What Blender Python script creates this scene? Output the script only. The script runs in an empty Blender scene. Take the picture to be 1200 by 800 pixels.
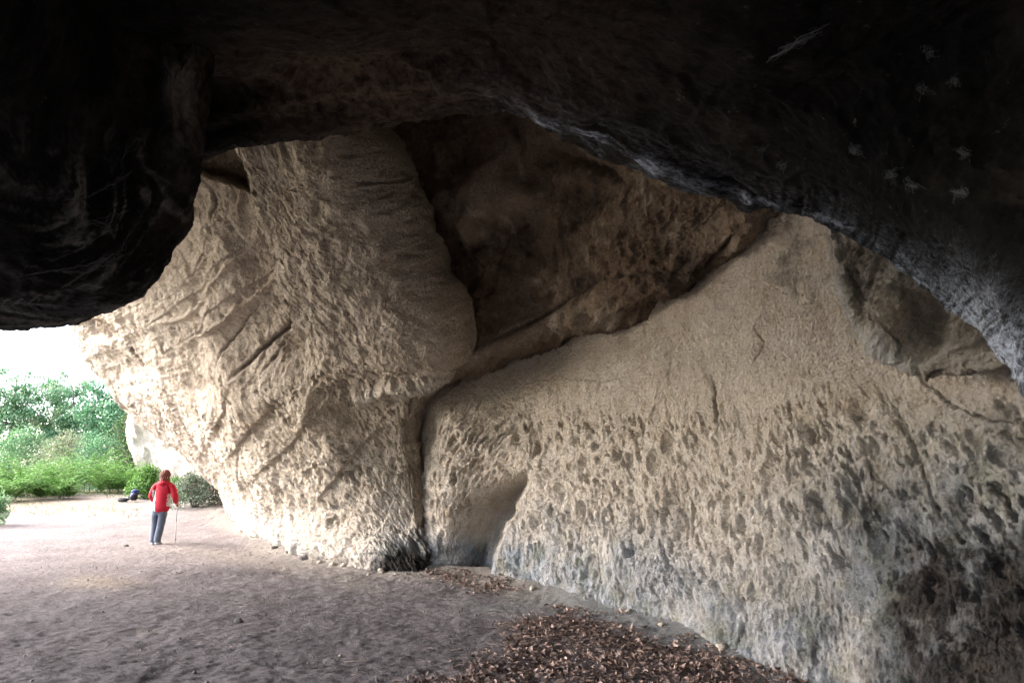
import bpy, math, random, time
import numpy as np
from mathutils import Vector, noise as mnoise
from mathutils.bvhtree import BVHTree
T0 = time.time()
rng = np.random.default_rng(11)
random.seed(5)
sc = bpy.context.scene
col = sc.collection

# ------------------------------------------------------------------ camera model
F, CX, CY, CAMH, PITCH = 800.0, 600.0, 400.0, 1.75, math.radians(10.3)
SN, CS = math.sin(PITCH), math.cos(PITCH)

def P(px, py, Y):
    """world point seen at photo pixel px,py at forward distance Y"""
    u, v = (px - CX) / F, (CY - py) / F
    k = Y / (CS - v * SN)
    return np.array([u * k, Y, CAMH + k * (SN + v * CS)])

def project(p):
    x, y, z = p[..., 0], p[..., 1], p[..., 2] - CAMH
    d = np.maximum(y * CS + z * SN, 0.05)
    up = -y * SN + z * CS
    return CX + F * x / d, CY - F * up / d

# ------------------------------------------------------------------ numpy noise
def _hash(ix, iy, iz, seed):
    h = (ix * 374761393 + iy * 668265263 + iz * 2147483647 + seed * 974634777) & 0xFFFFFFFF
    h = ((h ^ (h >> 13)) * 1274126177) & 0xFFFFFFFF
    h = ((h ^ (h >> 16)) * 2246822519) & 0xFFFFFFFF
    return (h ^ (h >> 15)) & 0xFFFFFFFF

_G = rng.normal(size=(256, 3)).astype(np.float32); _G /= np.linalg.norm(_G, axis=1)[:, None]
_PT = np.tile(rng.permutation(256), 3).astype(np.int32)

def perlin(p, seed=0):
    p = np.asarray(p, np.float64) + np.array([seed * 17.31 % 97, seed * 5.77 % 89, seed * 29.13 % 83])
    fl = np.floor(p); f = (p - fl).astype(np.float32); i = fl.astype(np.int32) & 255
    x, y, z = f[:, 0], f[:, 1], f[:, 2]
    w = f * f * f * (f * (f * 6 - 15) + 10)
    X = (_PT[i[:, 0]], _PT[i[:, 0] + 1])
    def corner(dx, dy, dz):
        g = _G[_PT[_PT[X[dx] + i[:, 1] + dy] + i[:, 2] + dz]]
        return g[:, 0] * (x - dx) + g[:, 1] * (y - dy) + g[:, 2] * (z - dz)
    def lx(dy, dz):
        a = corner(0, dy, dz); return a + w[:, 0] * (corner(1, dy, dz) - a)
    def ly(dz):
        a = lx(0, dz); return a + w[:, 1] * (lx(1, dz) - a)
    a = ly(0)
    return ((a + w[:, 2] * (ly(1) - a)) * 1.5).astype(np.float64)

def fbm(p, oct=4, seed=0, gain=0.5, ridged=False):
    s, a, t = 0, 1.0, 0
    q = p.copy()
    for o in range(oct):
        n = perlin(q, seed + o * 17)
        if ridged: n = 1 - 2 * np.abs(n)
        s = s + a * n; t += a; a *= gain; q = q * 2.03 + 7.3
    return s / t

def worley2(p, seed=0):
    i = np.floor(p).astype(np.int64); f = p - i
    F1 = np.full(len(p), 9.0); F2 = F1.copy(); ID = np.zeros(len(p))
    for dx in (-1, 0, 1):
        for dy in (-1, 0, 1):
            h = _hash(i[:, 0] + dx, i[:, 1] + dy, np.int64(3), seed)
            ox = (h & 1023) / 1023.0; oy = ((h >> 10) & 1023) / 1023.0
            d = np.hypot(dx + 0.1 + 0.8 * ox - f[:, 0], dy + 0.1 + 0.8 * oy - f[:, 1])
            nw = d < F1
            F2 = np.where(nw, F1, np.minimum(F2, d)); ID = np.where(nw, ((h >> 20) & 255) / 255.0, ID)
            F1 = np.where(nw, d, F1)
    return F1, F2, ID

def sstep(a, b, x):
    t = np.clip((x - a) / (b - a), 0, 1); return t * t * (3 - 2 * t)

def seg_dist(px, py, line):
    """distance in photo pixels to a polyline, and parameter along it 0..1"""
    best = np.full(px.shape, 1e9); par = np.zeros(px.shape)
    n = len(line) - 1
    for k in range(n):
        ax, ay = line[k]; bx, by = line[k + 1]
        dx, dy = bx - ax, by - ay
        t = np.clip(((px - ax) * dx + (py - ay) * dy) / (dx * dx + dy * dy), 0, 1)
        d = np.hypot(px - ax - t * dx, py - ay - t * dy)
        m = d < best
        best = np.where(m, d, best); par = np.where(m, (k + t) / n, par)
    return best, par

def side(px, py, line):
    """signed: >0 right-hand side of a roughly straight polyline (image coordinates)"""
    (ax, ay), (bx, by) = line[0], line[-1]
    return (bx - ax) * (py - ay) - (by - ay) * (px - ax)

def inside(px, py, poly):
    c = np.zeros(px.shape, bool); n = len(poly)
    for k in range(n):
        x0, y0 = poly[k]; x1, y1 = poly[(k + 1) % n]
        if y0 == y1: continue
        m = ((y0 > py) != (y1 > py)) & (px < (x1 - x0) * (py - y0) / (y1 - y0) + x0)
        c ^= m
    return c

def sdf(px, py, poly):
    d, _ = seg_dist(px, py, list(poly) + [poly[0]])
    return np.where(inside(px, py, poly), d, -d)

# ------------------------------------------------------------------ mesh helpers
def link(name, me, mat=None, parent=None):
    o = bpy.data.objects.new(name, me); col.objects.link(o)
    if mat is not None: me.materials.append(mat)
    if parent is not None: o.parent = parent
    return o

def mesh_np(name, v, f, smooth=True, attrs=None):
    """v (n,3), f (m,k) arrays"""
    me = bpy.data.meshes.new(name)
    v = np.ascontiguousarray(v, np.float32); f = np.ascontiguousarray(f, np.int32)
    me.vertices.add(len(v)); me.vertices.foreach_set('co', v.ravel())
    me.loops.add(f.size); me.loops.foreach_set('vertex_index', f.ravel())
    me.polygons.add(len(f))
    me.polygons.foreach_set('loop_start', np.arange(0, f.size, f.shape[1], dtype=np.int32))
    me.update(calc_edges=True)
    if smooth: me.polygons.foreach_set('use_smooth', np.ones(len(f), bool))
    for k, a in (attrs or {}).items():
        at = me.attributes.new(k, 'FLOAT', 'POINT'); at.data.foreach_set('value', np.ascontiguousarray(a, np.float32))
    return me

def dens(*segs):
    """sample positions along control indices: (from, to, count) pieces"""
    return np.unique(np.concatenate([np.linspace(a, b, n) for a, b, n in segs]))

def spline(ctrl, n, axis):
    """Catmull-Rom along an axis of a control array"""
    c = np.moveaxis(np.asarray(ctrl, float), axis, 0); m = len(c)
    t = np.linspace(0, m - 1 - 1e-9, n) if np.isscalar(n) else np.clip(n, 0, m - 1 - 1e-9); i = t.astype(int); f = (t - i)[(...,) + (None,) * (c.ndim - 1)]
    ext = np.concatenate([2 * c[:1] - c[1:2], c, 2 * c[-1:] - c[-2:-1]])
    p0, p1, p2, p3 = ext[i], ext[i + 1], ext[i + 2], ext[i + 3]
    r = 0.5 * (2 * p1 + (p2 - p0) * f + (2 * p0 - 5 * p1 + 4 * p2 - p3) * f ** 2 + (3 * p1 - p0 - 3 * p2 + p3) * f ** 3)
    return np.moveaxis(r, 0, axis)

def grid_surface(ctrl, nr, nc):
    g = spline(spline(ctrl, nr, 0), nc, 1)
    return g

def normals(g, flip):
    du = np.gradient(g, axis=0); dv = np.gradient(g, axis=1)
    n = np.cross(du, dv); n /= np.maximum(np.linalg.norm(n, axis=2), 1e-9)[..., None]
    return -n if flip else n

def arc(g):
    nr, nc = g.shape[:2]
    s = np.concatenate([[0], np.cumsum(np.linalg.norm(np.diff(g[nr // 3], axis=0), axis=1))])
    t = np.concatenate([[0], np.cumsum(np.linalg.norm(np.diff(g[:, nc // 2], axis=0), axis=1))])
    return np.meshgrid(s, t)

def grid_faces(nr, nc):
    i = np.arange(nr * nc).reshape(nr, nc)
    return np.stack([i[:-1, :-1], i[:-1, 1:], i[1:, 1:], i[1:, :-1]], -1).reshape(-1, 4)

# ------------------------------------------------------------------ ground height
def bank_dist(x, y):
    """rough distance (m) to the foot of the cave wall, positive inside the cave floor"""
    fx = np.array([-14, -9.2, -5.2, -3.0, -1.6, -0.4, 0.95, 2.0, 2.6, 3.1, 3.5, 3.9, 4.2])
    fy = np.array([31, 22.5, 15.6, 12.8, 11.9, 11.4, 9.5, 7.6, 6.4, 5.6, 4.8, 3.4, 0.0])
    best = np.full(np.shape(x), 1e9)
    for k in range(len(fx) - 1):
        dx, dy = fx[k + 1] - fx[k], fy[k + 1] - fy[k]
        t = np.clip(((x - fx[k]) * dx + (y - fy[k]) * dy) / (dx * dx + dy * dy), 0, 1)
        best = np.minimum(best, np.hypot(x - fx[k] - t * dx, y - fy[k] - t * dy))
    return best

def gz_smooth(x, y):
    x = np.asarray(x, float); y = np.asarray(y, float)
    r = 0.62 * sstep(13, 29, y - 0.15 * (x + 8)) + 0.6 * sstep(29, 60, y)
    d = bank_dist(x, y)
    r = r + 0.16 * np.clip(1 - d / 0.9, 0, 1) ** 2
    r = r + 0.03 * np.exp(-(((x - 0.55) / 1.1) ** 2 + ((y - 7.9) / 0.8) ** 2))      # heap under the leaf litter
    r = r + 0.10 * np.exp(-(((x + 5.4) / 1.2) ** 2 + ((y - 11.6) / 0.45) ** 2))     # low sandy hump
    return r

def gz(x, y):
    x = np.asarray(x, float); y = np.asarray(y, float)
    p = np.stack([x.ravel(), y.ravel(), np.zeros(x.size)], 1)
    n = 0.05 * fbm(p * 0.45, 3, 3) + 0.022 * fbm(p * 2.2, 3, 8)
    near = np.clip(1 - (np.abs(p[:, 1] - 9) - 8) / 8, 0, 1)
    n = n + near * (0.034 * fbm(p * np.array([3.4, 5.0, 1]), 5, 21, 0.70) + 0.018 * fbm(p * np.array([15, 21, 1]), 3, 25, .65) + 0.012 * np.maximum(fbm(p * np.array([14, 20, 1]), 2, 5), -.1))
    return gz_smooth(x, y) + n.reshape(x.shape)

def G(px, py):
    """point of the ground seen at a pixel"""
    Y = 10.0
    for _ in range(40):
        a = P(px, py, Y); h = float(gz_smooth(a[0], a[1]))
        sl = (a[2] - CAMH) / Y
        Y = 0.5 * Y + 0.5 * min((h - CAMH) / min(sl, -0.005), 90.0)
    return P(px, py, Y)

def ground_at(px, Y):
    u = (px - CX) / F; z = 0.6
    for _ in range(4):
        x = u * (Y * CS + (z - CAMH) * SN); z = float(gz_smooth(x, Y))
    return np.array([x, Y, z])

# ------------------------------------------------------------------ materials
def mat_new(name):
    m = bpy.data.materials.new(name); m.use_nodes = True
    nt = m.node_tree; b = nt.nodes['Principled BSDF']
    b.inputs['Specular IOR Level'].default_value = 0.25
    return m, nt, b

class N:
    def __init__(s, nt): s.nt = nt
    def add(s, t, **kw):
        n = s.nt.nodes.new(t)
        for k, v in kw.items(): setattr(n, k, v)
        return n
    def L(s, a, b): s.nt.links.new(a, b)
    def coord(s): return s.add('ShaderNodeTexCoord').outputs['Object']
    def scale(s, vec, sx, sy, sz, rot=(0, 0, 0)):
        m = s.add('ShaderNodeMapping'); m.inputs['Scale'].default_value = (sx, sy, sz); m.inputs['Rotation'].default_value = rot
        s.L(vec, m.inputs['Vector']); return m.outputs['Vector']
    def noise(s, vec, sc, det=6, rough=0.6, dist=0.0):
        n = s.add('ShaderNodeTexNoise'); n.inputs['Scale'].default_value = sc; n.inputs['Detail'].default_value = det
        n.inputs['Roughness'].default_value = rough; n.inputs['Distortion'].default_value = dist
        s.L(vec, n.inputs['Vector']); return n.outputs['Fac']
    def vor(s, vec, sc, feat='F1'):
        n = s.add('ShaderNodeTexVoronoi'); n.feature = feat; n.inputs['Scale'].default_value = sc
        s.L(vec, n.inputs['Vector']); return n.outputs['Distance']
    def ramp(s, fac, stops, interp='LINEAR'):
        r = s.add('ShaderNodeValToRGB'); r.color_ramp.interpolation = interp
        e = r.color_ramp.elements
        while len(e) < len(stops): e.new(0.5)
        for q, (p, c) in zip(e, stops):
            q.position = p; q.color = (c, c, c, 1) if isinstance(c, (int, float)) else (*c, 1)
        s.L(fac, r.inputs['Fac']); return r.outputs['Color']
    def mix(s, fac, a, b, blend='MIX'):
        m = s.add('ShaderNodeMix', data_type='RGBA', blend_type=blend)
        for k, v in ((0, fac), (6, a), (7, b)):
            i = m.inputs[k]
            if isinstance(v, (int, float)): i.default_value = v
            elif isinstance(v, tuple): i.default_value = (*v, 1)
            else: s.L(v, i)
        return m.outputs[2]
    def math(s, op, a, b=0.0, clamp=False):
        m = s.add('ShaderNodeMath', operation=op, use_clamp=clamp)
        for i, v in enumerate((a, b)):
            if isinstance(v, (int, float)): m.inputs[i].default_value = v
            else: s.L(v, m.inputs[i])
        return m.outputs[0]
    def attr(s, name): return s.add('ShaderNodeAttribute', attribute_name=name).outputs['Fac']
    def bump(s, h, strength, dist, b, prev=None):
        n = s.add('ShaderNodeBump'); n.inputs['Strength'].default_value = strength; n.inputs['Distance'].default_value = dist
        s.L(h, n.inputs['Height'])
        if prev is not None: s.L(prev, n.inputs['Normal'])
        if b is not None: s.L(n.outputs['Normal'], b.inputs['Normal'])
        return n.outputs['Normal']

def rock_material():
    """sandstone; stains and painted light come from the surface attributes soot, damp, pale, ochre"""
    m, nt, b = mat_new('sandstone'); n = N(nt); co = n.coord()
    big = n.noise(co, 0.7, 5, 0.6, 0.4); mid = n.noise(co, 4.0, 7, 0.65, 0.3); fine = n.noise(co, 26, 6, 0.7)
    c = n.ramp(big, [(0.3, (0.47, 0.40, 0.315)), (0.5, (0.56, 0.50, 0.415)), (0.72, (0.64, 0.59, 0.51))])
    c2 = n.ramp(mid, [(0.3, (0.37, 0.295, 0.215)), (0.52, (0.55, 0.49, 0.405)), (0.75, (0.70, 0.66, 0.60))])
    c = n.mix(0.55, c, c2)
    c = n.mix(n.math('MULTIPLY', n.ramp(fine, [(0.40, 1.0), (0.54, 0.0)]), 0.50), c, (0.20, 0.145, 0.095))
    c = n.mix(n.math('MULTIPLY', n.ramp(n.noise(co, 48, 5, .75), [(0.52, 0.0), (0.66, 1.0)]), 0.45), c, (0.74, 0.69, 0.60))
    c = n.mix(n.math('MULTIPLY', n.ramp(n.noise(co, 11, 8, .75, .5), [(0.34, 1.0), (0.46, 0.0)]), 0.45), c, (0.25, 0.175, 0.105))
    # bedding streaks
    bed = n.noise(n.scale(co, 0.25, 0.25, 6.0, (0.12, 0.08, 0)), 1.0, 6, 0.6, 0.6)
    c = n.mix(n.math('MULTIPLY', n.ramp(bed, [(0.45, 0.0), (0.7, 1.0)]), 0.30), c, (0.66, 0.59, 0.49))
    oc = n.math('MULTIPLY', n.attr('ochre'), n.ramp(n.noise(co, 2.6, 6, 0.6), [(0.32, 0.25), (0.62, 1.0)]), True)
    c = n.mix(n.math('MULTIPLY', oc, 0.50), c, (0.38, 0.255, 0.145))
    pl = n.math('MULTIPLY', n.attr('pale'), n.ramp(n.noise(co, 5.0, 7, 0.65), [(0.35, 0.1), (0.6, 1.0)]), True)
    c = n.mix(n.math('MULTIPLY', pl, 0.8), c, (0.68, 0.66, 0.62))
    dm = n.math('MULTIPLY', n.attr('damp_skylight'), n.ramp(n.noise(co, 2.2, 7, 0.65, 0.3), [(0.3, 0.35), (0.6, 1.0)]), True)
    dc = n.ramp(n.noise(co, 3.4, 5, 0.6), [(0.34, (0.13, 0.155, 0.125)), (0.52, (0.215, 0.245, 0.27)), (0.7, (0.37, 0.40, 0.435))])  # bluer stops paint a skylight tint over the damp grey-green
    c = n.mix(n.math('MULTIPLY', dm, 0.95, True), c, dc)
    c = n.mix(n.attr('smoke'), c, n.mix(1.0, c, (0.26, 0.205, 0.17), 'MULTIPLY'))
    st = n.attr('soot_shade')
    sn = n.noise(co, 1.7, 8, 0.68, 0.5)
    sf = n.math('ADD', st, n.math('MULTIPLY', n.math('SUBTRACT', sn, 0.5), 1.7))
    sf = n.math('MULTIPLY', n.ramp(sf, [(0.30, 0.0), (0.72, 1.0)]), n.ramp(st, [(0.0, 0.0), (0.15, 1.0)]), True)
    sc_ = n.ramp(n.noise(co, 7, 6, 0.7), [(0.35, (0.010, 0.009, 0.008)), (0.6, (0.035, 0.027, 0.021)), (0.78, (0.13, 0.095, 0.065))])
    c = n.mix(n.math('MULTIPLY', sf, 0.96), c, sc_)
    cr = n.attr('crack')
    c = n.mix(n.math('MULTIPLY', cr, 0.75, True), c, (0.05, 0.036, 0.025))
    n.L(c, b.inputs['Base Color']); b.inputs['Roughness'].default_value = 0.92
    h = n.math('ADD', n.math('MULTIPLY', n.noise(co, 14, 9, 0.72), 1.0), n.math('MULTIPLY', n.vor(n.scale(co, 1, 1, 1.0), 38), 0.25))
    h2 = n.bump(n.noise(co, 60, 6, .7), .8, .02, None)
    n.bump(h, 1.0, 0.07, b, h2)
    return m

def soot_material():
    m, nt, b = mat_new('sooty_rock'); n = N(nt); co = n.coord()
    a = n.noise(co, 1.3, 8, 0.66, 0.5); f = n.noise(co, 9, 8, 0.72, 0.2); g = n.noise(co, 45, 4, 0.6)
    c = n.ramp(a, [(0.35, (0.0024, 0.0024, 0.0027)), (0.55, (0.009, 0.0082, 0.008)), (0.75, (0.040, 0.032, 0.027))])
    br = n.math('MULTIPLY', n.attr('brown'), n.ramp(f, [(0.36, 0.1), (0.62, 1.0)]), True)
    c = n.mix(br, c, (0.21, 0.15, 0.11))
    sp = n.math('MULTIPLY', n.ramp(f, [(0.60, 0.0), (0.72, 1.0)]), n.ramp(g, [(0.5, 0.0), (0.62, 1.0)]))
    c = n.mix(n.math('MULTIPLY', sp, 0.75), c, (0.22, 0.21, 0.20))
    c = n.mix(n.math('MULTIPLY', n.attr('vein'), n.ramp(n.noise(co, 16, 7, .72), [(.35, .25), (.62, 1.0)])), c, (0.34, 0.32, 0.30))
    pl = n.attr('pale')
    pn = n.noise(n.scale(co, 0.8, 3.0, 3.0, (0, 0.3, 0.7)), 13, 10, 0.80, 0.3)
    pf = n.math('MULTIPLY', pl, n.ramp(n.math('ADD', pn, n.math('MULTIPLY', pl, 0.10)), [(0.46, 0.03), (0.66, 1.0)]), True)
    c = n.mix(n.math('MULTIPLY', pf, 0.9), c, (0.48, 0.54, 0.64))  # blue-white of the reflected sky, painted into the roof colour
    n.L(c, b.inputs['Base Color']); b.inputs['Roughness'].default_value = 0.8
    b.inputs['Specular IOR Level'].default_value = 0.08
    h = n.math('ADD', n.noise(co, 9, 10, 0.72), n.math('MULTIPLY', n.noise(co, 3, 4, 0.6), 0.8))
    n.bump(h, 0.9, 0.05, b)
    return m

def ground_material():
    m, nt, b = mat_new('cave_floor_soil'); n = N(nt); co = n.coord()
    a = n.noise(co, 1.1, 7, 0.6, 0.3); f = n.noise(n.scale(co, 1, 1.5, 1), 13, 8, 0.75); g = n.noise(co, 60, 5, 0.7)
    soil = n.ramp(f, [(0.30, (0.048, 0.042, 0.042)), (0.5, (0.168, 0.148, 0.146)), (0.70, (0.33, 0.295, 0.29))])
    soil = n.mix(0.45, soil, n.ramp(a, [(0.3, (0.098, 0.085, 0.084)), (0.7, (0.24, 0.212, 0.208))]))
    sand = n.ramp(f, [(0.28, (0.14, 0.122, 0.105)), (0.5, (0.235, 0.21, 0.185)), (0.7, (0.33, 0.30, 0.27))])
    pf = n.math('ADD', n.attr('sand'), n.math('MULTIPLY', n.math('SUBTRACT', n.noise(co, 2.6, 9, 0.72, 0.4), 0.5), 1.5))
    pf = n.ramp(pf, [(0.18, 0.0), (0.72, 1.0)])
    c = n.mix(pf, soil, sand)
    wr = n.math('MULTIPLY', n.attr('straw'), n.ramp(n.noise(co, 3, 6, 0.65), [(0.35, 0.2), (0.6, 1.0)]), True)
    c = n.mix(n.math('MULTIPLY', wr, 0.8), c, (0.27, 0.20, 0.115))
    gr = n.math('MULTIPLY', n.attr('green'), n.ramp(n.noise(co, 1.5, 6, 0.6), [(0.35, 0.4), (0.6, 1.0)]), True)
    c = n.mix(gr, c, (0.075, 0.10, 0.025))
    dg = n.attr('greyclay')
    c = n.mix(n.math('MULTIPLY', dg, 0.8), c, n.ramp(f, [(0.3, (0.16, 0.17, 0.16)), (0.7, (0.33, 0.34, 0.33))]))
    c = n.mix(n.math('MULTIPLY', n.ramp(g, [(0.62, 0.0), (0.7, 1.0)]), 0.35), c, (0.36, 0.32, 0.29))
    n.L(c, b.inputs['Base Color']); b.inputs['Roughness'].default_value = 0.95
    h = n.math('ADD', f, n.math('MULTIPLY', g, 0.5))
    n.bump(h, 1.0, 0.07, b)
    return m

def leaf_material(name, c0, c1, trans=0.3):
    m, nt, b = mat_new(name); n = N(nt)
    geo = n.add('ShaderNodeObjectInfo'); co = n.coord()
    r = n.add('ShaderNodeNewGeometry').outputs['Random Per Island']
    c = n.ramp(r, [(0.0, c0), (1.0, c1)])
    n.L(c, b.inputs['Base Color']); b.inputs['Roughness'].default_value = 0.55
    if trans:
        t = n.add('ShaderNodeBsdfTranslucent'); n.L(c, t.inputs['Color'])
        mx = n.add('ShaderNodeMixShader'); mx.inputs[0].default_value = trans
        n.L(b.outputs[0], mx.inputs[1]); n.L(t.outputs[0], mx.inputs[2])
        n.L(mx.outputs[0], nt.nodes['Material Output'].inputs['Surface'])
    return m

def plain_material(name, c, rough=0.7, var=0.25, sc_=12, bump=0.2):
    m, nt, b = mat_new(name); n = N(nt); co = n.coord()
    f = n.noise(co, sc_, 5, 0.6)
    lo = tuple(x * (1 - var) for x in c); hi = tuple(min(1, x * (1 + var)) for x in c)
    n.L(n.ramp(f, [(0.3, lo), (0.7, hi)]), b.inputs['Base Color']); b.inputs['Roughness'].default_value = rough
    if bump: n.bump(n.noise(co, sc_ * 4, 4, 0.6), bump, 0.01, b)
    return m

ROCK = rock_material(); SOOT = soot_material(); SOIL = ground_material()

# ------------------------------------------------------------------ camera, light, world
cam = bpy.data.cameras.new('camera'); co_ = bpy.data.objects.new('camera', cam); col.objects.link(co_)
cam.sensor_width = 36; cam.lens = 36 * F / 1200; cam.clip_end = 2000; cam.clip_start = 0.05
co_.location = (0, 0, CAMH); co_.rotation_euler = (math.pi / 2 + PITCH, 0, 0)
sc.camera = co_

SUN_EL, SUN_AZ = math.radians(38), math.radians(-88)      # azimuth measured from +Y towards +X
w = bpy.data.worlds.new('World'); sc.world = w; w.use_nodes = True
nt = w.node_tree; bg = nt.nodes['Background']; sky = nt.nodes.new('ShaderNodeTexSky')
sky.sky_type = 'NISHITA'; sky.sun_disc = False; sky.sun_elevation = SUN_EL; sky.sun_rotation = SUN_AZ
sky.air_density = 0.6; sky.dust_density = 3.0; sky.ozone_density = 0.8
nt.links.new(sky.outputs[0], bg.inputs[0]); bg.inputs[1].default_value = 0.15
sl = bpy.data.lights.new('sun', 'SUN'); sl.energy = 0.5; sl.angle = math.radians(45); sl.color = (1, 0.98, 0.95)
so = bpy.data.objects.new('sun', sl); col.objects.link(so)
sd = Vector((math.sin(SUN_AZ) * math.cos(SUN_EL), math.cos(SUN_AZ) * math.cos(SUN_EL), math.sin(SUN_EL)))
so.rotation_euler = sd.to_track_quat('Z', 'Y').to_euler()
sc.view_settings.view_transform = 'Standard'; sc.view_settings.look = 'None'
sc.view_settings.exposure = 3.85; sc.view_settings.gamma = 1.0
sc.cycles.max_bounces = 7; sc.cycles.diffuse_bounces = 6; sc.cycles.glossy_bounces = 2; sc.cycles.transmission_bounces = 3
sc.cycles.use_denoising = True
sc.cycles.sample_clamp_indirect = 6.0

# ------------------------------------------------------------------ rock surfaces
SHELLS = {}
def rock_sheet(name, ctrl, nr, nc, feat, flip, mat, extra=None):
    g = grid_surface(ctrl, nr, nc)
    # orient towards the cave interior
    nr, nc = g.shape[:2]
    n = normals(g, False)
    s, t = arc(g)
    p = g.reshape(-1, 3); px, py = project(p)
    px = px.reshape(-1); py = py.reshape(-1)
    vis = (p[:, 1] > 1) & (px > 0) & (px < 1200) & (py > 0) & (py < 800)
    if ((np.array([0, 0, CAMH]) - p)[vis] * n.reshape(-1, 3)[vis]).sum() < 0: n = -n
    print(name, 'visible', vis.sum(), 'seen from the front', round(float((((np.array([0, 0, CAMH]) - p)[vis] * n.reshape(-1, 3)[vis]).sum(1) > 0).mean()), 2))
    r = feat(p, s.ravel(), t.ravel(), px, py, n.reshape(-1, 3)); disp, attrs = r[0], r[1]
    q = p + n.reshape(-1, 3) * disp[:, None]
    if len(r) > 2:
        inward = p - np.array([0, 0, CAMH]); inward /= np.linalg.norm(inward, axis=1)[:, None]
        q = q + inward * r[2][:, None]
    me = mesh_np(name, q, grid_faces(nr, nc), True, attrs)
    o = link(name, me, mat); o['kind'] = 'structure'
    SHELLS[name] = (q, grid_faces(nr, nc))
    return o

def blocks(p, size, seed, mat=((1, .3, 0), (-.2, .8, .4))):
    """broken faces: every cell of a skewed pattern steps in or out a little"""
    a = p @ np.array(mat).T / size
    a = a + .25 * np.stack([perlin(p * (1.3 / size), seed + 5), perlin(p * (1.3 / size), seed + 6)], 1)
    F1, F2, ID = worley2(a, seed)
    return (ID - .5) * sstep(0, .10, F2 - F1)

def cracks(px, py, lines):
    d = np.zeros(px.shape); 
    wob = 2.2 * perlin(np.stack([px * 0.09, py * 0.09, px * 0], 1), 77) + 1.2 * perlin(np.stack([px * 0.3, py * 0.3, px * 0], 1), 78)
    for line, width, depth in lines:
        dist, t = seg_dist(px + wob, py - wob, line)
        taper = np.sin(np.clip(t, 0.04, 0.96) * math.pi) ** 0.5
        d = np.maximum(d, depth * taper * np.exp(-(dist / width) ** 2))
    return d

def scallops(s, t, ang, L, Wd, seed, warp=0.35):
    """honeycomb pits elongated along an angle (radians from the s axis); returns pit depth 0..1"""
    q = np.stack([s, t, s * 0], 1)
    ws = s + warp * L * perlin(q / (2.2 * L), seed + 1); wt = t + warp * L * perlin(q / (2.2 * L) + 31, seed + 2)
    a = (ws * np.cos(ang) + wt * np.sin(ang)) / L; c = (-ws * np.sin(ang) + wt * np.cos(ang)) / Wd
    F1, F2, ID = worley2(np.stack([a, c], 1), seed)
    e = np.clip((F2 - F1) / 0.55, 0, 1)
    return (e ** 0.7) * (0.35 + 0.65 * ID)

def pits(s, t, ang, L, Wd, seed, share=.6, warp=.45):
    """scattered steep-walled pits elongated along a fixed angle; depth 0..1"""
    q = np.stack([s, t, s * 0], 1)
    ws = s + warp * L * fbm(q / (1.6 * L), 3, seed + 1); wt = t + warp * L * fbm(q / (1.6 * L) + 31, 3, seed + 2)
    a = (ws * math.cos(ang) + wt * math.sin(ang)) / L; c = (-ws * math.sin(ang) + wt * math.cos(ang)) / Wd
    F1, F2, ID = worley2(np.stack([a, c], 1), seed)
    e = sstep(.06, .34, F2 - F1)
    keep = np.clip((ID - (1 - share)) / share, 0, 1) ** .8
    return e * keep

def gouges(s, t, ang, L, Wd, seed, share=.6, rmin=.20, rmax=.44, warp=.5):
    """separate slanting gouges, steep at the upper end and shallowing out at the lower; depth 0..1"""
    q = np.stack([s, t, s * 0], 1)
    ws = s + warp * Wd * 1.6 * fbm(q / (1.5 * Wd), 3, seed + 1); wt = t + warp * Wd * 1.6 * fbm(q / (1.5 * Wd) + 31, 3, seed + 2)
    bend = .35 * perlin(q / (3 * L), seed + 4) * Wd
    a = (ws * math.cos(ang) + wt * math.sin(ang)) / L; c = (-ws * math.sin(ang) + wt * math.cos(ang) + bend) / Wd
    i0 = np.floor(a).astype(np.int64); i1 = np.floor(c).astype(np.int64); f0, f1 = a - i0, c - i1
    best = np.zeros(len(s))
    for dx in (-1, 0, 1):
        for dy in (-1, 0, 1):
            h = _hash(i0 + dx, i1 + dy, np.int64(3), seed)
            ox = (h & 1023) / 1023.0; oy = ((h >> 10) & 1023) / 1023.0; ID = ((h >> 20) & 255) / 255.0; I2 = ((h >> 24) & 255) / 255.0
            ax = f0 - dx - .1 - .8 * ox; ay = f1 - dy - .1 - .8 * oy
            r = rmin + (rmax - rmin) * I2
            d = np.hypot(ax, ay) / r
            prof = sstep(1.0, .45, d) * (.72 + .42 * np.clip(ax / r, -1, 1))
            best = np.maximum(best, prof * np.clip((ID - (1 - share)) / share * 1.6, 0, 1))
    return best

def streaks(s, t, ang, L, Wd, seed, oct=4, gain=.58):
    a = (s * math.cos(ang) + t * math.sin(ang)) / L; c = (-s * math.sin(ang) + t * math.cos(ang)) / Wd
    q = np.stack([s, t, s * 0], 1)
    c = c + .7 * perlin(q / (L * 1.3), seed + 3)
    return fbm(np.stack([a, c, s * 0], 1), oct, seed, gain, True)

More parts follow.
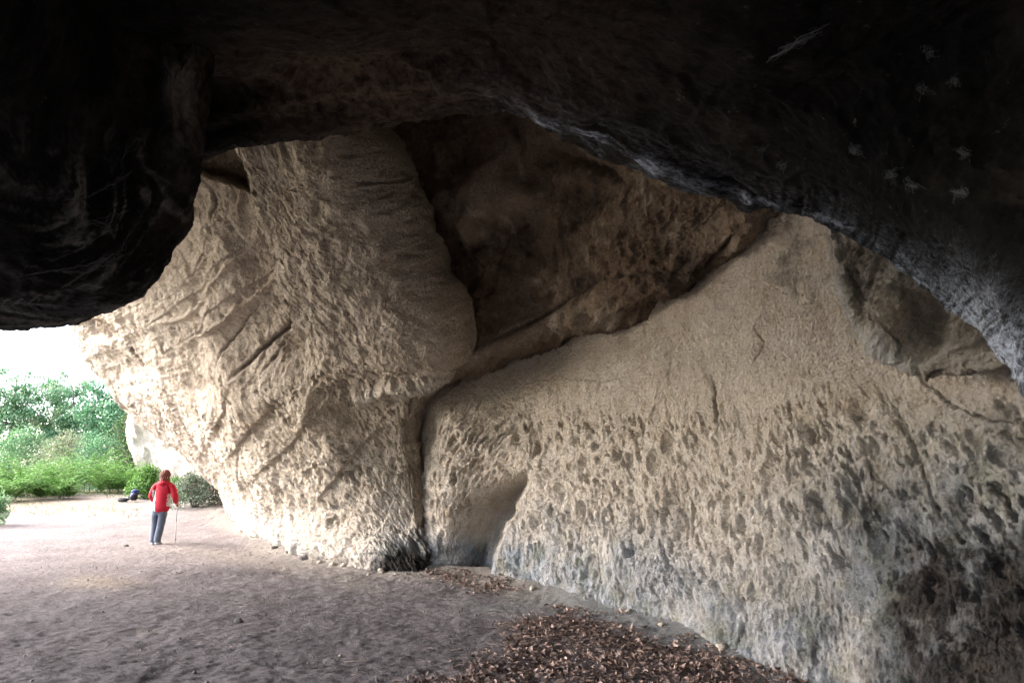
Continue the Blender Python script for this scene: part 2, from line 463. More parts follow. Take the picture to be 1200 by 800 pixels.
# ---- the recessed right wall
def build_right_wall():
    C = []
    def colm(base, pts, top):
        b = G(*base)
        C.append([b + np.array([0, 0.1, -0.7]), b] + [P(*q) for q in pts] + [P(*top), P(*top) + np.array([0.1, -0.2, 2.0])])
    colm((440, 655), [(430, 600, 13.6), (430, 520, 13.6), (440, 450, 13.4), (470, 400, 13.2)], (500, 330, 13))
    colm((512, 667), [(508, 600, 11.95), (508, 520, 11.95), (515, 455, 11.9), (545, 412, 11.9)], (600, 340, 11.9))
    colm((600, 674), [(600, 610, 10.75), (605, 540, 10.7), (618, 460, 10.75), (638, 392, 10.85)], (660, 330, 10.6))
    colm((700, 698), [(705, 620, 9.0), (710, 530, 8.95), (725, 440, 9.0), (745, 355, 9.0)], (755, 290, 8.8))
    colm((800, 726), [(805, 640, 7.75), (810, 530, 7.7), (820, 420, 7.75), (835, 315, 7.7)], (845, 245, 7.4))
    colm((905, 768), [(905, 670, 6.5), (910, 550, 6.5), (920, 420, 6.55), (930, 300, 6.45)], (935, 220, 6.2))
    colm((1015, 800), [(1012, 700, 5.75), (1010, 560, 5.8), (1020, 420, 5.75), (1025, 300, 5.6)], (1025, 200, 5.4))
    colm((1130, 850), [(1130, 715, 5.0), (1130, 560, 5.1), (1135, 430, 4.95), (1140, 320, 4.7)], (1140, 210, 4.4))
    colm((1270, 920), [(1270, 740, 4.3), (1270, 570, 4.4), (1270, 430, 4.2), (1270, 300, 4.0)], (1270, 180, 3.7))
    for (x, y) in ((3.55, 2.6), (3.9, 0.5), (4.1, -3.0), (3.6, -8.0), (2.0, -14.0)):
        C.append([np.array([x, y, z]) + np.array([dx, 0, 0]) for z, dx in ((-.7, 0), (0, 0), (.9, .1), (1.7, .1), (2.5, 0), (3.3, -.2), (4.0, -.5), (6.0, -.6))])
    ctrl = np.array(C).transpose(1, 0, 2)

    VAL = [(634, 546), (606, 588), (587, 625), (573, 672)]
    CRK = [([(893, 372), (884, 385), (893, 400), (885, 416), (880, 425)], 1.0, 0.035),
           ([(655, 443), (700, 446), (740, 440)], 0.9, 0.02), ([(765, 420), (790, 410)], 0.9, 0.02),
           ([(1035, 455), (1062, 500), (1080, 545), (1095, 590), (1120, 650)], 1.5, 0.05),
           ([(1060, 430), (1120, 478), (1160, 492), (1210, 500)], 1.6, 0.05),
           ([(832, 440), (836, 470), (842, 500)], 2.2, 0.06),
           ([(1000, 520), (1030, 560), (1055, 585)], 1.2, 0.03),
           ([(872, 690), (880, 722), (874, 765)], 2.2, 0.07)]
    def feat(p, s, t, px, py, n):
        q = np.stack([s, t, s * 0], 1)
        d = 0.10 * fbm(p * 0.55, 3, 1) + 0.05 * fbm(p * 1.7, 3, 2)
        # smooth band above, honeycombed below
        top = 452 - 0.02 * (px - 700) + 14 * perlin(np.stack([px * .012, px * 0, px * 0], 1), 5)
        hc = sstep(-6, 50, py - top) * (0.55 + 0.45 * sstep(-.25, .3, perlin(p * 0.8, 9)))
        # scallop direction turns along the wall
        low = sstep(600, 730, py - 0.10 * (px - 640) + 20)
        lobe = sstep(610, 580, px + 25 * perlin(p * 1.1, 6))
        def two(fn, *a, **k): return fn(s, t, 1.15, *a, **k) * lobe + fn(s, t, 2.10, *a, **k) * (1 - lobe)
        pit = two(gouges, 0.55, 0.18, 31, share=.42)
        pit2 = np.maximum(two(gouges, 0.33, 0.085, 57, share=.62), .7 * two(gouges, .21, .065, 58, share=.6))
        pit3 = two(gouges, 0.085, 0.045, 83, share=.7)
        st_ = two(streaks, .55, .12, 45)
        sel = sstep(-.05, 0.30, perlin(p * 1.3, 41)); patch = .35 + .65 * sstep(-.35, .25, fbm(p * .9, 3, 47))
        run = streaks(s, t, 1.72, .9, .10, 48)
        d -= hc * (0.34 * pit * sel * (1 - 0.75 * low) + patch * (0.20 * pit2 * (1 - .40 * low) + 0.055 * pit3))
        d += hc * low * .05 * run + .035 * blocks(p, .8, 49) * (px < 5000)
        d += hc * 0.045 * st_
        # sparse deeper pockets
        F1, F2, ID = worley2(np.stack([s * 2.1 + .3 * t, t * 1.7], 1), 15)
        rr = 0.14 + 0.16 * ID
        pocket = np.clip(1 - F1 / rr, 0, 1) ** 0.6 * (ID > 0.45)
        d -= 0.11 * pocket * sstep(5, 70, py - top) * (1 - low)
        d += 0.036 * fbm(p * 7, 5, 61, .66) + .012 * fbm(p * 38, 3, 63, .6)
        # small pock marks on the smooth band
        F1, F2, ID = worley2(np.stack([s * 11, t * 11], 1), 19)
        d -= 0.018 * np.clip(1 - F1 / 0.3, 0, 1) * (ID > .6) * (1 - hc)
        # the arch: a lobe left of the line diving into a crease
        wv = 3.0 * perlin(np.stack([py * .05, py * 0, px * 0], 1), 44)
        xl = np.interp(py, [q[1] for q in VAL], [q[0] for q in VAL]) + wv
        dxl = xl - px; down = np.clip((py - 546) / 126, 0, 1.3)
        amp = 1.0 * sstep(-.02, .30, down) * (py < 800)
        left = dxl > 0
        prof = np.where(left, np.exp(-(np.abs(dxl) / (14 + 42 * down)) ** 1.5), np.exp(-(dxl / 2.6) ** 2))
        arch = amp * prof
        # the lobe itself swells and its upper rim leans out
        d += 0.34 * np.exp(-((px - 540) / 30) ** 2 - ((py - 560) / 75) ** 2)
        rim, _ = seg_dist(px, py, [(520, 478), (560, 512), (600, 538), (640, 552)])
        d += 0.12 * np.exp(-(rim / 16) ** 2)
        # dark foot under the lobe
        c = cracks(px, py, CRK); d -= c
        # foot flares out on the right
        d += 0.22 * sstep(640, 800, py - 0.0 * px) * sstep(780, 980, px)
        d += 0.09 * np.exp(-((py - 735) / 40) ** 2) * np.exp(-((px - 720) / 70) ** 2)
        z = p[:, 2]
        damp_skylight = sstep(1.5, 0.15, z + 0.6 * fbm(p * 0.9, 3, 91)) * sstep(545, 600, px) * 0.9
        damp_skylight = np.maximum(damp_skylight, sstep(740, 1080, px + 70 * fbm(p * 1.2, 3, 93)) * sstep(440, 640, py + 0.25 * (px - 1000)) * 0.95)  # lower right: blue of the skylight painted into the wall colour
        damp_skylight = np.maximum(damp_skylight, sstep(615, 650, py) * (px < 640) * 1.0)
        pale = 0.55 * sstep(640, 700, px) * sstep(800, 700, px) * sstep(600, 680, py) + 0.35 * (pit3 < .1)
        soot_shade = 0.50 * sstep(615, 655, py + 14 * fbm(p * 3, 3, 13)) * sstep(578, 570, px) + 0.66 * sstep(850, 1110, px) * sstep(440, 660, py)  # dark lobe foot; lower right adds painted fall-off of light to the stain
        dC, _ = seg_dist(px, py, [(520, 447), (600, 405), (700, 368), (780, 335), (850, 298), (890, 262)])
        soot_shade = np.maximum(soot_shade, 0.50 * np.exp(-(dC / 16) ** 2))
        soot_shade = np.maximum(soot_shade, 0.42 * sstep(430, 250, py) * sstep(780, 930, px))
        ochre = 0.35 + 0.6 * np.exp(-((px - 560) / 45) ** 2) * sstep(520, 580, py) + 0.30 * hc * np.maximum(pit * sel, pit2) + .25 * sstep(430, 300, py)
        return d, dict(soot_shade=soot_shade, damp_skylight=damp_skylight, pale=pale, ochre=np.clip(ochre, 0, 1), crack=np.clip(c / 0.05, 0, 1)), arch
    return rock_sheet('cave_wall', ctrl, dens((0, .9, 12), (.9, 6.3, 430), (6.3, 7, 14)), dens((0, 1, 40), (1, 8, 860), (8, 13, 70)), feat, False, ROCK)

# ---- the big overhanging cliff on the left
def build_bulge():
    C = []
    def colm(base, pts, dyb=0.0):
        b = G(*base); b = b + np.array([0, dyb, 0])
        top = P(*pts[-1])
        C.append([b + np.array([0, 0.1, -0.8]), b] + [P(*q) for q in pts] + [top + np.array([0.2, -0.4, 2.5])])
    c1 = ((280, 606), [(262, 575, 21.3), (230, 542, 20.8), (190, 510, 20.4), (150, 480, 20), (110, 430, 19.5), (86, 378, 19), (60, 290, 17.5)])
    colm(*c1)
    first = C[0]
    C.insert(0, [q + np.array([-1.5, 5.0, 0]) for q in first])
    C.insert(0, [q + np.array([0.5, 10.0, 0]) for q in first])
    colm((330, 634), [(310, 598, 15.6), (278, 545, 15.5), (245, 490, 15.3), (215, 430, 15), (190, 370, 14.6), (172, 310, 14), (150, 220, 13)])
    colm((420, 660), [(402, 610, 12.6), (378, 550, 12.5), (350, 480, 12.2), (325, 400, 11.8), (300, 320, 11.3), (275, 240, 10.7), (245, 150, 10)])
    colm((480, 667), [(470, 610, 11.95), (458, 545, 11.8), (442, 475, 11.4), (420, 390, 10.8), (395, 310, 10.3), (365, 220, 9.8), (335, 130, 9.3)])
    colm((506, 668), [(498, 610, 12.0), (490, 550, 11.9), (482, 480, 11.4), (508, 405, 10.4), (482, 320, 9.9), (442, 220, 9.5), (410, 130, 9.1)], 0.2)
    colm((530, 664), [(520, 610, 12.9), (514, 550, 12.9), (506, 490, 12.4), (540, 412, 11.5), (508, 320, 11.2), (462, 220, 10.8), (430, 130, 10.4)], 1.2)
    colm((600, 664), [(590, 610, 14.2), (580, 550, 14.2), (580, 490, 14), (620, 420, 13.4), (600, 320, 13.0), (560, 220, 12.6), (520, 130, 12.2)], 2.6)
    ctrl = np.array(C).transpose(1, 0, 2)
    SLAB = [(287, 150), (296, 200), (315, 250), (340, 315), (352, 370), (380, 408), (405, 426), (450, 424), (500, 428), (530, 418), (570, 385), (640, 300), (520, 120)]
    CRK = [([(288, 185), (302, 215), (318, 255), (330, 295), (345, 330), (356, 352)], 1.2, 0.12),
           ([(248, 215), (258, 240), (262, 262)], 1.6, 0.06),
           ([(352, 352), (332, 385), (305, 410), (285, 440)], 2.4, 0.12), ([(300, 360), (280, 395), (268, 420)], 1.3, 0.06),
           ([(330, 395), (318, 425), (312, 440)], 1.8, 0.06),
           ([(116, 372), (140, 400), (168, 440)], 1.5, 0.08),
           ([(190, 395), (196, 410), (200, 420)], 1.2, 0.05),
           ([(232, 380), (240, 400)], 1.2, 0.04), ([(300, 440), (330, 470), (350, 500)], 1.8, 0.06), ([(250, 470), (262, 520)], 1.5, 0.05)]
    RID = [(420, 470), (455, 458), (485, 452), (520, 432), (560, 412)]
    def feat(p, s, t, px, py, n):
        d = 0.22 * fbm(p * 0.35, 3, 101) + 0.07 * fbm(p * 1.3, 3, 102)
        wob = 12 * perlin(p * 1.2, 3) + 10 * fbm(p * 3.5, 4, 4, .6)
        sd = sdf(px, py, SLAB) + wob
        d += 0.36 * sstep(-3, 6, sd) + 0.10 * sstep(0, 60, sd)
        d += .10 * blocks(p, 1.3, 181) + .05 * blocks(p, .5, 182)
        far = sstep(330, 180, px)
        low = sstep(395, 470, py + 0.15 * (px - 400))
        k = 1 - 0.42 * far
        ang = 2.12
        pit = gouges(s, t, ang, 0.75, 0.27, 131, .6); pit2 = np.maximum(gouges(s, t, ang + .1, 0.38, 0.14, 137, .7), .7 * gouges(s, t, ang, .28, .10, 138, .6)); pit3 = gouges(s, t, ang, 0.14, 0.065, 139, .7)
        sel = sstep(-.15, 0.3, perlin(p * 0.9, 141))
        d -= low * k * (0.28 * pit * sel + 0.16 * pit2 * (.3 + .7 * sel) + 0.055 * pit3)
        d += low * k * 0.055 * streaks(s, t, ang, 1.1, .22, 145)
        # diagonal fluting on the upper slab
        edge_ = sstep(395, 465, px)
        d += (1 - low) * (1 - .85 * edge_) * (0.050 * streaks(s, t, 2.0, 1.2, .28, 151) + 0.022 * streaks(s, t, 2.0, .25, .07, 152))
        d += edge_ * (1 - low) * (.07 * fbm(p * 2.4, 4, 157, .62) + .045 * fbm(p * np.array([5, 5, 3.2]), 4, 158, .62, True))
        d -= (1 - low) * (.05 * gouges(s, t, 2.0, .45, .15, 155, .5) + .03 * gouges(s, t, 2.0, .16, .06, 156, .5))
        d += 0.055 * fbm(p * 5, 6, 161, .66)
        # bedding ledges far left
        d += far * (1 - low) * 0.05 * fbm(np.stack([p[:, 0] * .2, p[:, 1] * .2, p[:, 2] * 3.2], 1), 3, 171, .5, True)
        c = cracks(px, py, CRK); d -= c
        dist, par = seg_dist(px, py, RID)
        d += 0.16 * np.exp(-(dist / 9) ** 2)
        d += .13 * fbm(p * 1.1, 4, 191, .55)
        for ln, wd, hh in ([(340, 300), (300, 350), (250, 390), (205, 405)], 9, .10), ([(300, 280), (255, 340), (215, 372), (180, 380)], 8, .10), ([(262, 262), (235, 310), (205, 340)], 7, .08), ([(395, 470), (345, 500), (300, 560)], 9, .10), ([(345, 455), (300, 490), (262, 545)], 9, .10), ([(290, 440), (262, 480), (240, 525)], 8, .09), ([(440, 500), (400, 540), (372, 590)], 8, .09):
            ll, pp_ = seg_dist(px, py + 5 * perlin(p * 1.5, 192), ln)
            sg = side(px, py, ln) > 0
            d += hh * np.where(sg, np.exp(-(ll / (wd * 2.2)) ** 2), np.exp(-(ll / (wd * .35)) ** 2)) * np.sin(np.clip(pp_, .03, .97) * math.pi) ** .6
        # sloping scoops mid height
        d -= 0.28 * np.exp(-((px - 330) / 40) ** 2 - ((py - 405) / 30) ** 2)
        d -= 0.18 * np.exp(-((px - 150) / 30) ** 2 - ((py - 420) / 40) ** 2)
        fs = sdf(px, py, [(205, 140), (292, 140), (293, 178), (289, 228), (262, 213), (238, 203), (205, 190)]) + 4 * perlin(p * 2.5, 183)
        facet = sstep(-1, 7, fs)
        s2 = sdf(px, py, [(90, 370), (118, 372), (140, 398), (120, 404), (98, 398)]) + 3 * perlin(p * 2, 184)
        d -= .22 * sstep(-2, 8, s2)
        d += .22 * np.exp(-(seg_dist(px, py, [(300, 470), (270, 430), (262, 380), (275, 320), (262, 262)])[0] / 26) ** 2)
        d -= .20 * np.exp(-(seg_dist(px, py, [(238, 300), (225, 380), (240, 450)])[0] / 22) ** 2)
        d += .25 * np.exp(-(seg_dist(px, py, [(395, 520), (360, 470), (330, 440), (322, 400)])[0] / 20) ** 2)
        # foot swells out as a rounded ledge
        z = p[:, 2] - gz_smooth(p[:, 0], p[:, 1])
        d += 0.22 * np.exp(-((z - 0.1) / 0.45) ** 2) * sstep(520, 430, px)
        pale = 0.75 * np.exp(-((px - 172) / 16) ** 2 - ((py - 446) / 7) ** 2) * 1.4 + 0.20 * sstep(560, 640, py) + 0.05 * far + 0.75 * np.exp(-(dist / 8) ** 2)
        soot_shade = 0.95 * sstep(628, 660, py + 8 * perlin(p * 2, 13)) * sstep(425, 480, px)
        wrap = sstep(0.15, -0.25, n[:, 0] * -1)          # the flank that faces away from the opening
        soot_shade = np.maximum(soot_shade, 0.62 * sstep(380, 480, px) * sstep(430, 380, py) * (sd < 4) )
        soot_shade = np.maximum(soot_shade, 0.22 * sstep(380, 470, px) * sstep(280, 150, py))
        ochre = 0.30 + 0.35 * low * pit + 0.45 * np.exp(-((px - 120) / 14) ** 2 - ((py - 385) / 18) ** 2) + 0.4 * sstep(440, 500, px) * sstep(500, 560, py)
        damp_skylight = 0.55 * sstep(0.7, 0.1, z) * sstep(480, 330, px) + 0.8 * sstep(600, 640, py) * sstep(425, 470, px)
        damp_skylight = np.maximum(damp_skylight, 0.30 * sstep(370, 520, px) * sstep(430, 300, py))
        return d, dict(soot_shade=soot_shade, damp_skylight=damp_skylight, pale=np.clip(pale, 0, 1), ochre=np.clip(ochre + .5 * facet, 0, 1), crack=np.clip(c / 0.07, 0, 1), smoke=np.clip(.55 * facet + .35 * sstep(-2, 8, s2), 0, 1)), .9 * facet
    return rock_sheet('overhanging_wall', ctrl, dens((0, .9, 10), (.9, 8, 480), (8, 9, 14)), dens((0, 1.9, 40), (1.9, 7.3, 760), (7.3, 8, 12)), feat, False, ROCK)

# ---- smoke-stained vault between the two walls
def build_vault():
    cols = [
        [(450, 490, 13.2), (455, 452, 11.8), (432, 350, 11.1), (408, 250, 10.5), (390, 120, 10.0)],
        [(570, 455, 12.6), (555, 420, 11.1), (560, 345, 10.6), (552, 250, 10.0), (545, 100, 9.4)],
        [(655, 425, 11.6), (648, 388, 10.0), (648, 325, 9.6), (642, 240, 9.0), (636, 90, 8.3)],
        [(742, 385, 10.2), (738, 352, 8.55), (734, 300, 8.3), (728, 230, 7.9), (716, 90, 7.2)],
        [(840, 338, 9.0), (830, 306, 7.45), (822, 262, 7.3), (815, 210, 7.0), (800, 80, 6.4)],
        [(905, 285, 8.0), (888, 258, 6.6), (880, 225, 6.5), (876, 190, 6.3), (860, 70, 5.9)],
        [(1010, 215, 7.0), (990, 195, 6.0), (980, 180, 5.9), (970, 150, 5.8), (950, 60, 5.5)]]
    C = []
    for c in cols:
        r = [P(*q) for q in c]
        C.append([r[0] + np.array([0, .3, .6])] + r + [r[-1] + np.array([0, -.6, 1.5]), r[-1] + np.array([0, -.8, 3.5])])
    ctrl = np.array(C).transpose(1, 0, 2)
    CRK = [([(560, 405), (620, 380), (680, 345), (720, 318)], 2.5, 0.07), ([(700, 330), (760, 320), (800, 316)], 2.0, 0.05),
           ([(640, 180), (690, 200), (730, 225)], 3, 0.10), ([(800, 315), (828, 312), (845, 292), (870, 262)], 2.2, 0.08)]
    BOSS = [(495, 235), (520, 215), (570, 195), (585, 170), (600, 165), (602, 195), (640, 225), (620, 250), (580, 260), (555, 290), (520, 260)]
    def feat(p, s, t, px, py, n):
        d = 0.14 * fbm(p * 0.6, 3, 201) + 0.08 * fbm(p * 1.8, 3, 202, .55) + 0.035 * fbm(p * 5, 3, 203, .55, True)
        d += 0.014 * fbm(p * 14, 3, 204, .6) + .13 * blocks(p, 1.0, 231) + .06 * blocks(p, .4, 232)
        sd = sdf(px, py, BOSS) + 6 * perlin(p * 3, 7)
        d += 0.20 * sstep(-4, 22, sd)
        dst, par = seg_dist(px, py, [(640, 190), (690, 185), (720, 210), (690, 235)])
        d -= 0.20 * np.exp(-(dst / 22) ** 2)
        fl = scallops(s, t, 0.5 + 0 * s, 0.7, 0.22, 211)
        d -= 0.05 * fl
        # plates running along the vault
        d += 0.06 * fbm(np.stack([s * 0.5, t * 2.4, s * 0], 1), 3, 215, .5, True)
        c = cracks(px, py, CRK); d -= c
        dR, _ = seg_dist(px, py, [(500, 440), (555, 412), (600, 398), (648, 380), (700, 360)])
        d += 0.10 * np.exp(-(dR / 12) ** 2)
        d += .10 * fbm(p * 1.1, 4, 233, .6) + .05 * fbm(p * 4, 4, 234, .65, True)
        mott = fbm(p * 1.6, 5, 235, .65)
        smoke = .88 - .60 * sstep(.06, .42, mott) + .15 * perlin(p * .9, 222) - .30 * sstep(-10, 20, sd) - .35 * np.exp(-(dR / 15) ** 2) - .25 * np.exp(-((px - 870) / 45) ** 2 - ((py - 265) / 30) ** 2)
        soot_shade = 0.36 + 0.35 * sstep(.05, -.45, mott) + 0.16 * perlin(p * 0.9, 221) - 0.40 * sstep(-10, 20, sd) - 0.30 * np.exp(-(dR / 14) ** 2)
        soot_shade = soot_shade * .8; soot_shade -= 0.25 * np.exp(-((px - 870) / 45) ** 2 - ((py - 265) / 30) ** 2) + 0.18 * sstep(330, 380, py)
        ochre = 0.85 + 0 * px
        pale = 0.6 * np.exp(-(seg_dist(px, py, [(500, 436), (540, 416), (575, 408)])[0] / 5) ** 2) + 0.35 * np.exp(-((px - 602) / 8) ** 2 - ((py - 180) / 16) ** 2)
        return d, dict(soot_shade=np.clip(soot_shade, 0, 1), damp_skylight=0 * px, pale=pale, ochre=ochre, crack=np.clip(c / 0.06, 0, 1), smoke=np.clip(smoke, 0, 1))
    return rock_sheet('cave_vault', ctrl, 300, 420, feat, False, ROCK)

# ---- slab stepping out under the roof on the right
def build_slab():
    rows = [
        [(985, 230, 6.0), (1003, 330, 6.0), (1022, 385, 5.9), (1070, 420, 5.6), (1120, 422, 5.2), (1230, 405, 4.5)],
        [(955, 235, 5.45), (985, 330, 5.30), (1005, 385, 5.2), (1060, 428, 5.0), (1110, 434, 4.72), (1200, 420, 4.25)],
        [(975, 235, 5.25), (1002, 322, 5.15), (1028, 370, 5.05), (1068, 404, 4.9), (1112, 408, 4.62), (1200, 392, 4.2)],
        [(1010, 225, 5.05), (1035, 300, 4.95), (1060, 335, 4.85), (1090, 360, 4.75), (1125, 365, 4.5), (1205, 350, 4.1)],
        [(1060, 190, 4.7), (1080, 260, 4.65), (1100, 290, 4.6), (1120, 310, 4.5), (1150, 320, 4.3), (1215, 310, 3.9)]]
    ctrl = np.array([[P(*q) for q in r] for r in rows])
    ctrl = np.array([0, 0, CAMH]) + (ctrl - np.array([0, 0, CAMH])) * .95
    ctrl = np.concatenate([ctrl[:1] + np.array([0, .5, .1]), ctrl, ctrl[-1:] + np.array([0, -.1, .8])])
    def feat(p, s, t, px, py, n):
        d = 0.05 * fbm(p * 1.5, 3, 301) + 0.05 * fbm(p * 4.5, 4, 302, .6) + 0.014 * fbm(p * 16, 3, 303) + .07 * blocks(p, .5, 331) + .02 * fbm(p * 30, 2, 334)
        sd = 34 - np.hypot((px - 1046) * 1.0, (py - 372) * 0.85) + 6 * perlin(p * 4, 8)
        d += 0.06 * sstep(-4, 9, sd) + .07 * blocks(p, .28, 332)
        d -= 0.10 * np.exp(-((px - 1085) / 22) ** 2 - ((py - 375) / 40) ** 2)
        d += 0.06 * np.exp(-(seg_dist(px, py, [(1085, 432), (1110, 412), (1150, 398)])[0] / 7) ** 2)
        edge, _ = seg_dist(px, py, [(957, 250), (985, 330), (1004, 383), (1060, 428)])
        smoke = .45 - .45 * np.exp(-(edge / 9) ** 2) - .3 * sstep(395, 425, py)
        soot_shade = 0.40 - 0.4 * np.exp(-(edge / 9) ** 2) - 0.15 * sstep(0, 12, sd) - 0.3 * sstep(395, 425, py)
        return d, dict(soot_shade=np.clip(soot_shade, 0, 1), damp_skylight=0.5 + 0 * px, pale=0.85 * np.exp(-(edge / 6) ** 2), ochre=0.3 + 0 * px, crack=0 * px, smoke=np.clip(smoke, 0, 1))
    return rock_sheet('rock_slab', ctrl, 170, 260, feat, True, ROCK)

# ---- black roof over the camera
ROOF_LIP = [(60, 215, 6.9), (235, 184, 6.4), (330, 162, 6.1), (450, 141, 5.9), (560, 133, 5.6), (620, 142, 5.4), (700, 172, 5.2), (850, 222, 4.95), (960, 254, 4.75),
            (1060, 302, 4.35), (1150, 375, 3.85), (1205, 430, 3.5), (1300, 540, 2.9), (1500, 720, 2.3)]
def build_roof():
    C = []
    for k, (px, py, Y) in enumerate(ROOF_LIP):
        lip = P(px, py, Y)
        x = lip[0]
        f = (px - 600) / 600
        r1 = P(px - 4, py - 34, Y - 0.42); r2 = P(px - 14, py - 95, Y - 1.0)
        zt = 4.05 - 0.55 * max(f, 0) ** 1.5 - 0.1 * max(-f, 0)
        r3 = np.array([x * 0.9, min(Y - 1.7, 2.9), 0.0]); r3[2] = min(zt, r2[2] + .3)
        C.append([lip + np.array([0, 1.0, 6.5]), lip + np.array([0, .9, 2.4]), lip + np.array([0, .55, .55]), lip, r1, r2, r3,
                  np.array([x * 0.95, 0.6, zt - .05]), np.array([x, -2.0, zt - .2]), np.array([x, -5.0, zt - .7]), np.array([x, -7.5, -.6])])
    ctrl = np.array(C).transpose(1, 0, 2)
    SEAM = [(470, 60), (520, 95), (580, 112), (640, 140), (720, 168), (800, 200), (880, 232)]
    def feat(p, s, t, px, py, n):
        fr = (p[:, 1] > 0.3)
        d = 0.16 * fbm(p * 0.7, 3, 401) + 0.07 * fbm(p * 2.2, 4, 402, .55) + 0.022 * fbm(p * 8, 4, 403, .6, True)
        dl, _ = seg_dist(px, py, [(q[0], q[1]) for q in ROOF_LIP])
        ds, _ = seg_dist(px, py + 5 * perlin(p * 3, 6), SEAM)
        d += 0.05 * np.exp(-(ds / 9) ** 2)
        dm = np.minimum(seg_dist(px, py, [(560, 110), (700, 158), (860, 215)])[0], 60)
        d -= 0.06 * np.exp(-(dm / 16) ** 2)
        d += .08 * blocks(p, .8, 431) * sstep(0, 25, dl) + .03 * blocks(p, .3, 432)
        stk = fbm(np.stack([s * 1.1, ds * .11 + .5 * perlin(p * 2, 441), s * 0], 1), 5, 442, .62, True)
        d += .012 * stk
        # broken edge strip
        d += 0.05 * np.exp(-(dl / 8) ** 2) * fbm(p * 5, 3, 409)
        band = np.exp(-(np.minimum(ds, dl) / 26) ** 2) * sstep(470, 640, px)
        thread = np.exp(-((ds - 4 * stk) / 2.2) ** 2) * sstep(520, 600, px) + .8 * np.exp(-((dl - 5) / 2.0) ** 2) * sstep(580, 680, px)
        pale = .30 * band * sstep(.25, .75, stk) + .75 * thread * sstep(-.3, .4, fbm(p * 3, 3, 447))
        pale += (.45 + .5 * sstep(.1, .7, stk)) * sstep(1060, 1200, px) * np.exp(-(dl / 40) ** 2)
        pale = np.clip(pale, 0, 1) * fr  # streaks along seam and lip paint in the sky's reflection
        brown = (0.95 * np.exp(-((px - 400) / 130) ** 2 - ((py - 95) / 50) ** 2)
                 + 0.22 * np.exp(-((px - 620) / 200) ** 2 - ((py - 60) / 120) ** 2)) * fr
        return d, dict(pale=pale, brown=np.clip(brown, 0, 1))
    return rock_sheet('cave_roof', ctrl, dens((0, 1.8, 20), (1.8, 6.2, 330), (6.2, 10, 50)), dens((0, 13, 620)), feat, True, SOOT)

# ---- black rock hanging down on the left
def build_hanging():
    E = [(320, -200, 5.3), (264, 0, 5.0), (249, 80, 4.8), (239, 150, 4.65), (235, 200, 4.6), (222, 262, 4.6), (192, 318, 4.55), (140, 358, 4.5), (70, 383, 4.5), (-30, 388, 4.5), (-150, 380, 4.6), (-420, 366, 4.9), (-900, 345, 5.6)]
    I1 = [(270, -220, 4.3), (222, -20, 4.2), (208, 60, 4.05), (198, 130, 3.95), (190, 180, 3.9), (172, 235, 3.9), (140, 285, 3.85), (95, 320, 3.8), (40, 345, 3.8), (-40, 350, 3.8), (-170, 338, 3.8), (-440, 315, 3.9), (-920, 285, 4.4)]
    I2 = [(200, -260, 3.5), (150, -80, 3.4), (135, 10, 3.3), (125, 70, 3.25), (115, 115, 3.2), (95, 165, 3.15), (70, 205, 3.1), (35, 235, 3.1), (-10, 255, 3.05), (-80, 260, 3.0), (-220, 244, 3.0), (-500, 205, 3.0), (-950, 150, 3.3)]
    back = [P(a[0] - 26, a[1] - 30, 7.2) for a in E]
    back2 = [P(a[0] - 60, a[1] - 70, 7.6) + np.array([0, 0, 1.0]) for a in E]
    e = [P(*q) for q in E]; i1 = [P(*q) for q in I1]; i2 = [P(*q) for q in I2]
    i3 = [np.array([q[0] * 0.8, 1.6, max(q[2] + .35, 3.2)]) for q in i2]
    i4 = [np.array([q[0] * 0.85, -0.6, max(q[2] + .5, 3.5)]) for q in i2]
    i5 = [np.array([q[0] * 0.9, -3.0, max(q[2] + .4, 3.3)]) for q in i2]
    bt = [q + np.array([0, .3, 4.5]) for q in back2]
    rows = [bt, back2, back, [0.55 * a + 0.45 * b + np.array([0, 0, -.06]) for a, b in zip(e, back)], e, i1, i2, i3, i4, i5]
    ctrl = np.array(rows)
    def feat(p, s, t, px, py, n):
        d = 0.15 * fbm(p * 0.8, 3, 501) + 0.06 * fbm(p * 2.4, 4, 502, .55) + 0.02 * fbm(p * 9, 4, 503, .6, True)
        # folds running round the lobe
        dl, _ = seg_dist(px, py, [(a[0], a[1]) for a in E])
        rib = fbm(np.stack([dl * 0.030 + 1.2 * perlin(p * 1.2, 511), s * 0.25, s * 0], 1), 3, 512, .5, True)
        d += 0.045 * rib + .05 * blocks(p, .7, 531)
        vein = fbm(np.stack([dl * .045 + 1.9 * perlin(p * 1.3, 541), s * .7 + .8 * perlin(p * 2.3, 543), s * 0], 1), 5, 542, .62, True) + .25 * fbm(p * 9, 3, 544)
        fr = (p[:, 1] > 1.0)
        pale = (0.50 * sstep(.45, .85, vein) * np.exp(-((px - 130) / 130) ** 2) * sstep(120, 220, py) + 0.40 * sstep(.2, .6, vein) * np.exp(-((px - 205) / 12) ** 2 - ((py - 120) / 60) ** 2)) * fr
        brown = (0.30 * sstep(0.0, .8, rib) * sstep(90, 220, px) * sstep(240, 100, px * 0 + py)) * fr
        vn = (.85 * sstep(.48, .90, vein) * sstep(-.35, .35, fbm(p * 2.6, 4, 547)) * np.exp(-((px - 120) / 130) ** 2) * sstep(100, 240, py) + .8 * sstep(.1, .7, vein) * np.exp(-((px - 212) / 18) ** 2 - ((py - 90) / 90) ** 2)) * fr
        return d, dict(pale=np.clip(pale * .4, 0, 1), brown=np.clip(brown, 0, 1), vein=np.clip(vn, 0, 1))
    return rock_sheet('hanging_rock', ctrl, 330, 470, feat, True, SOOT)

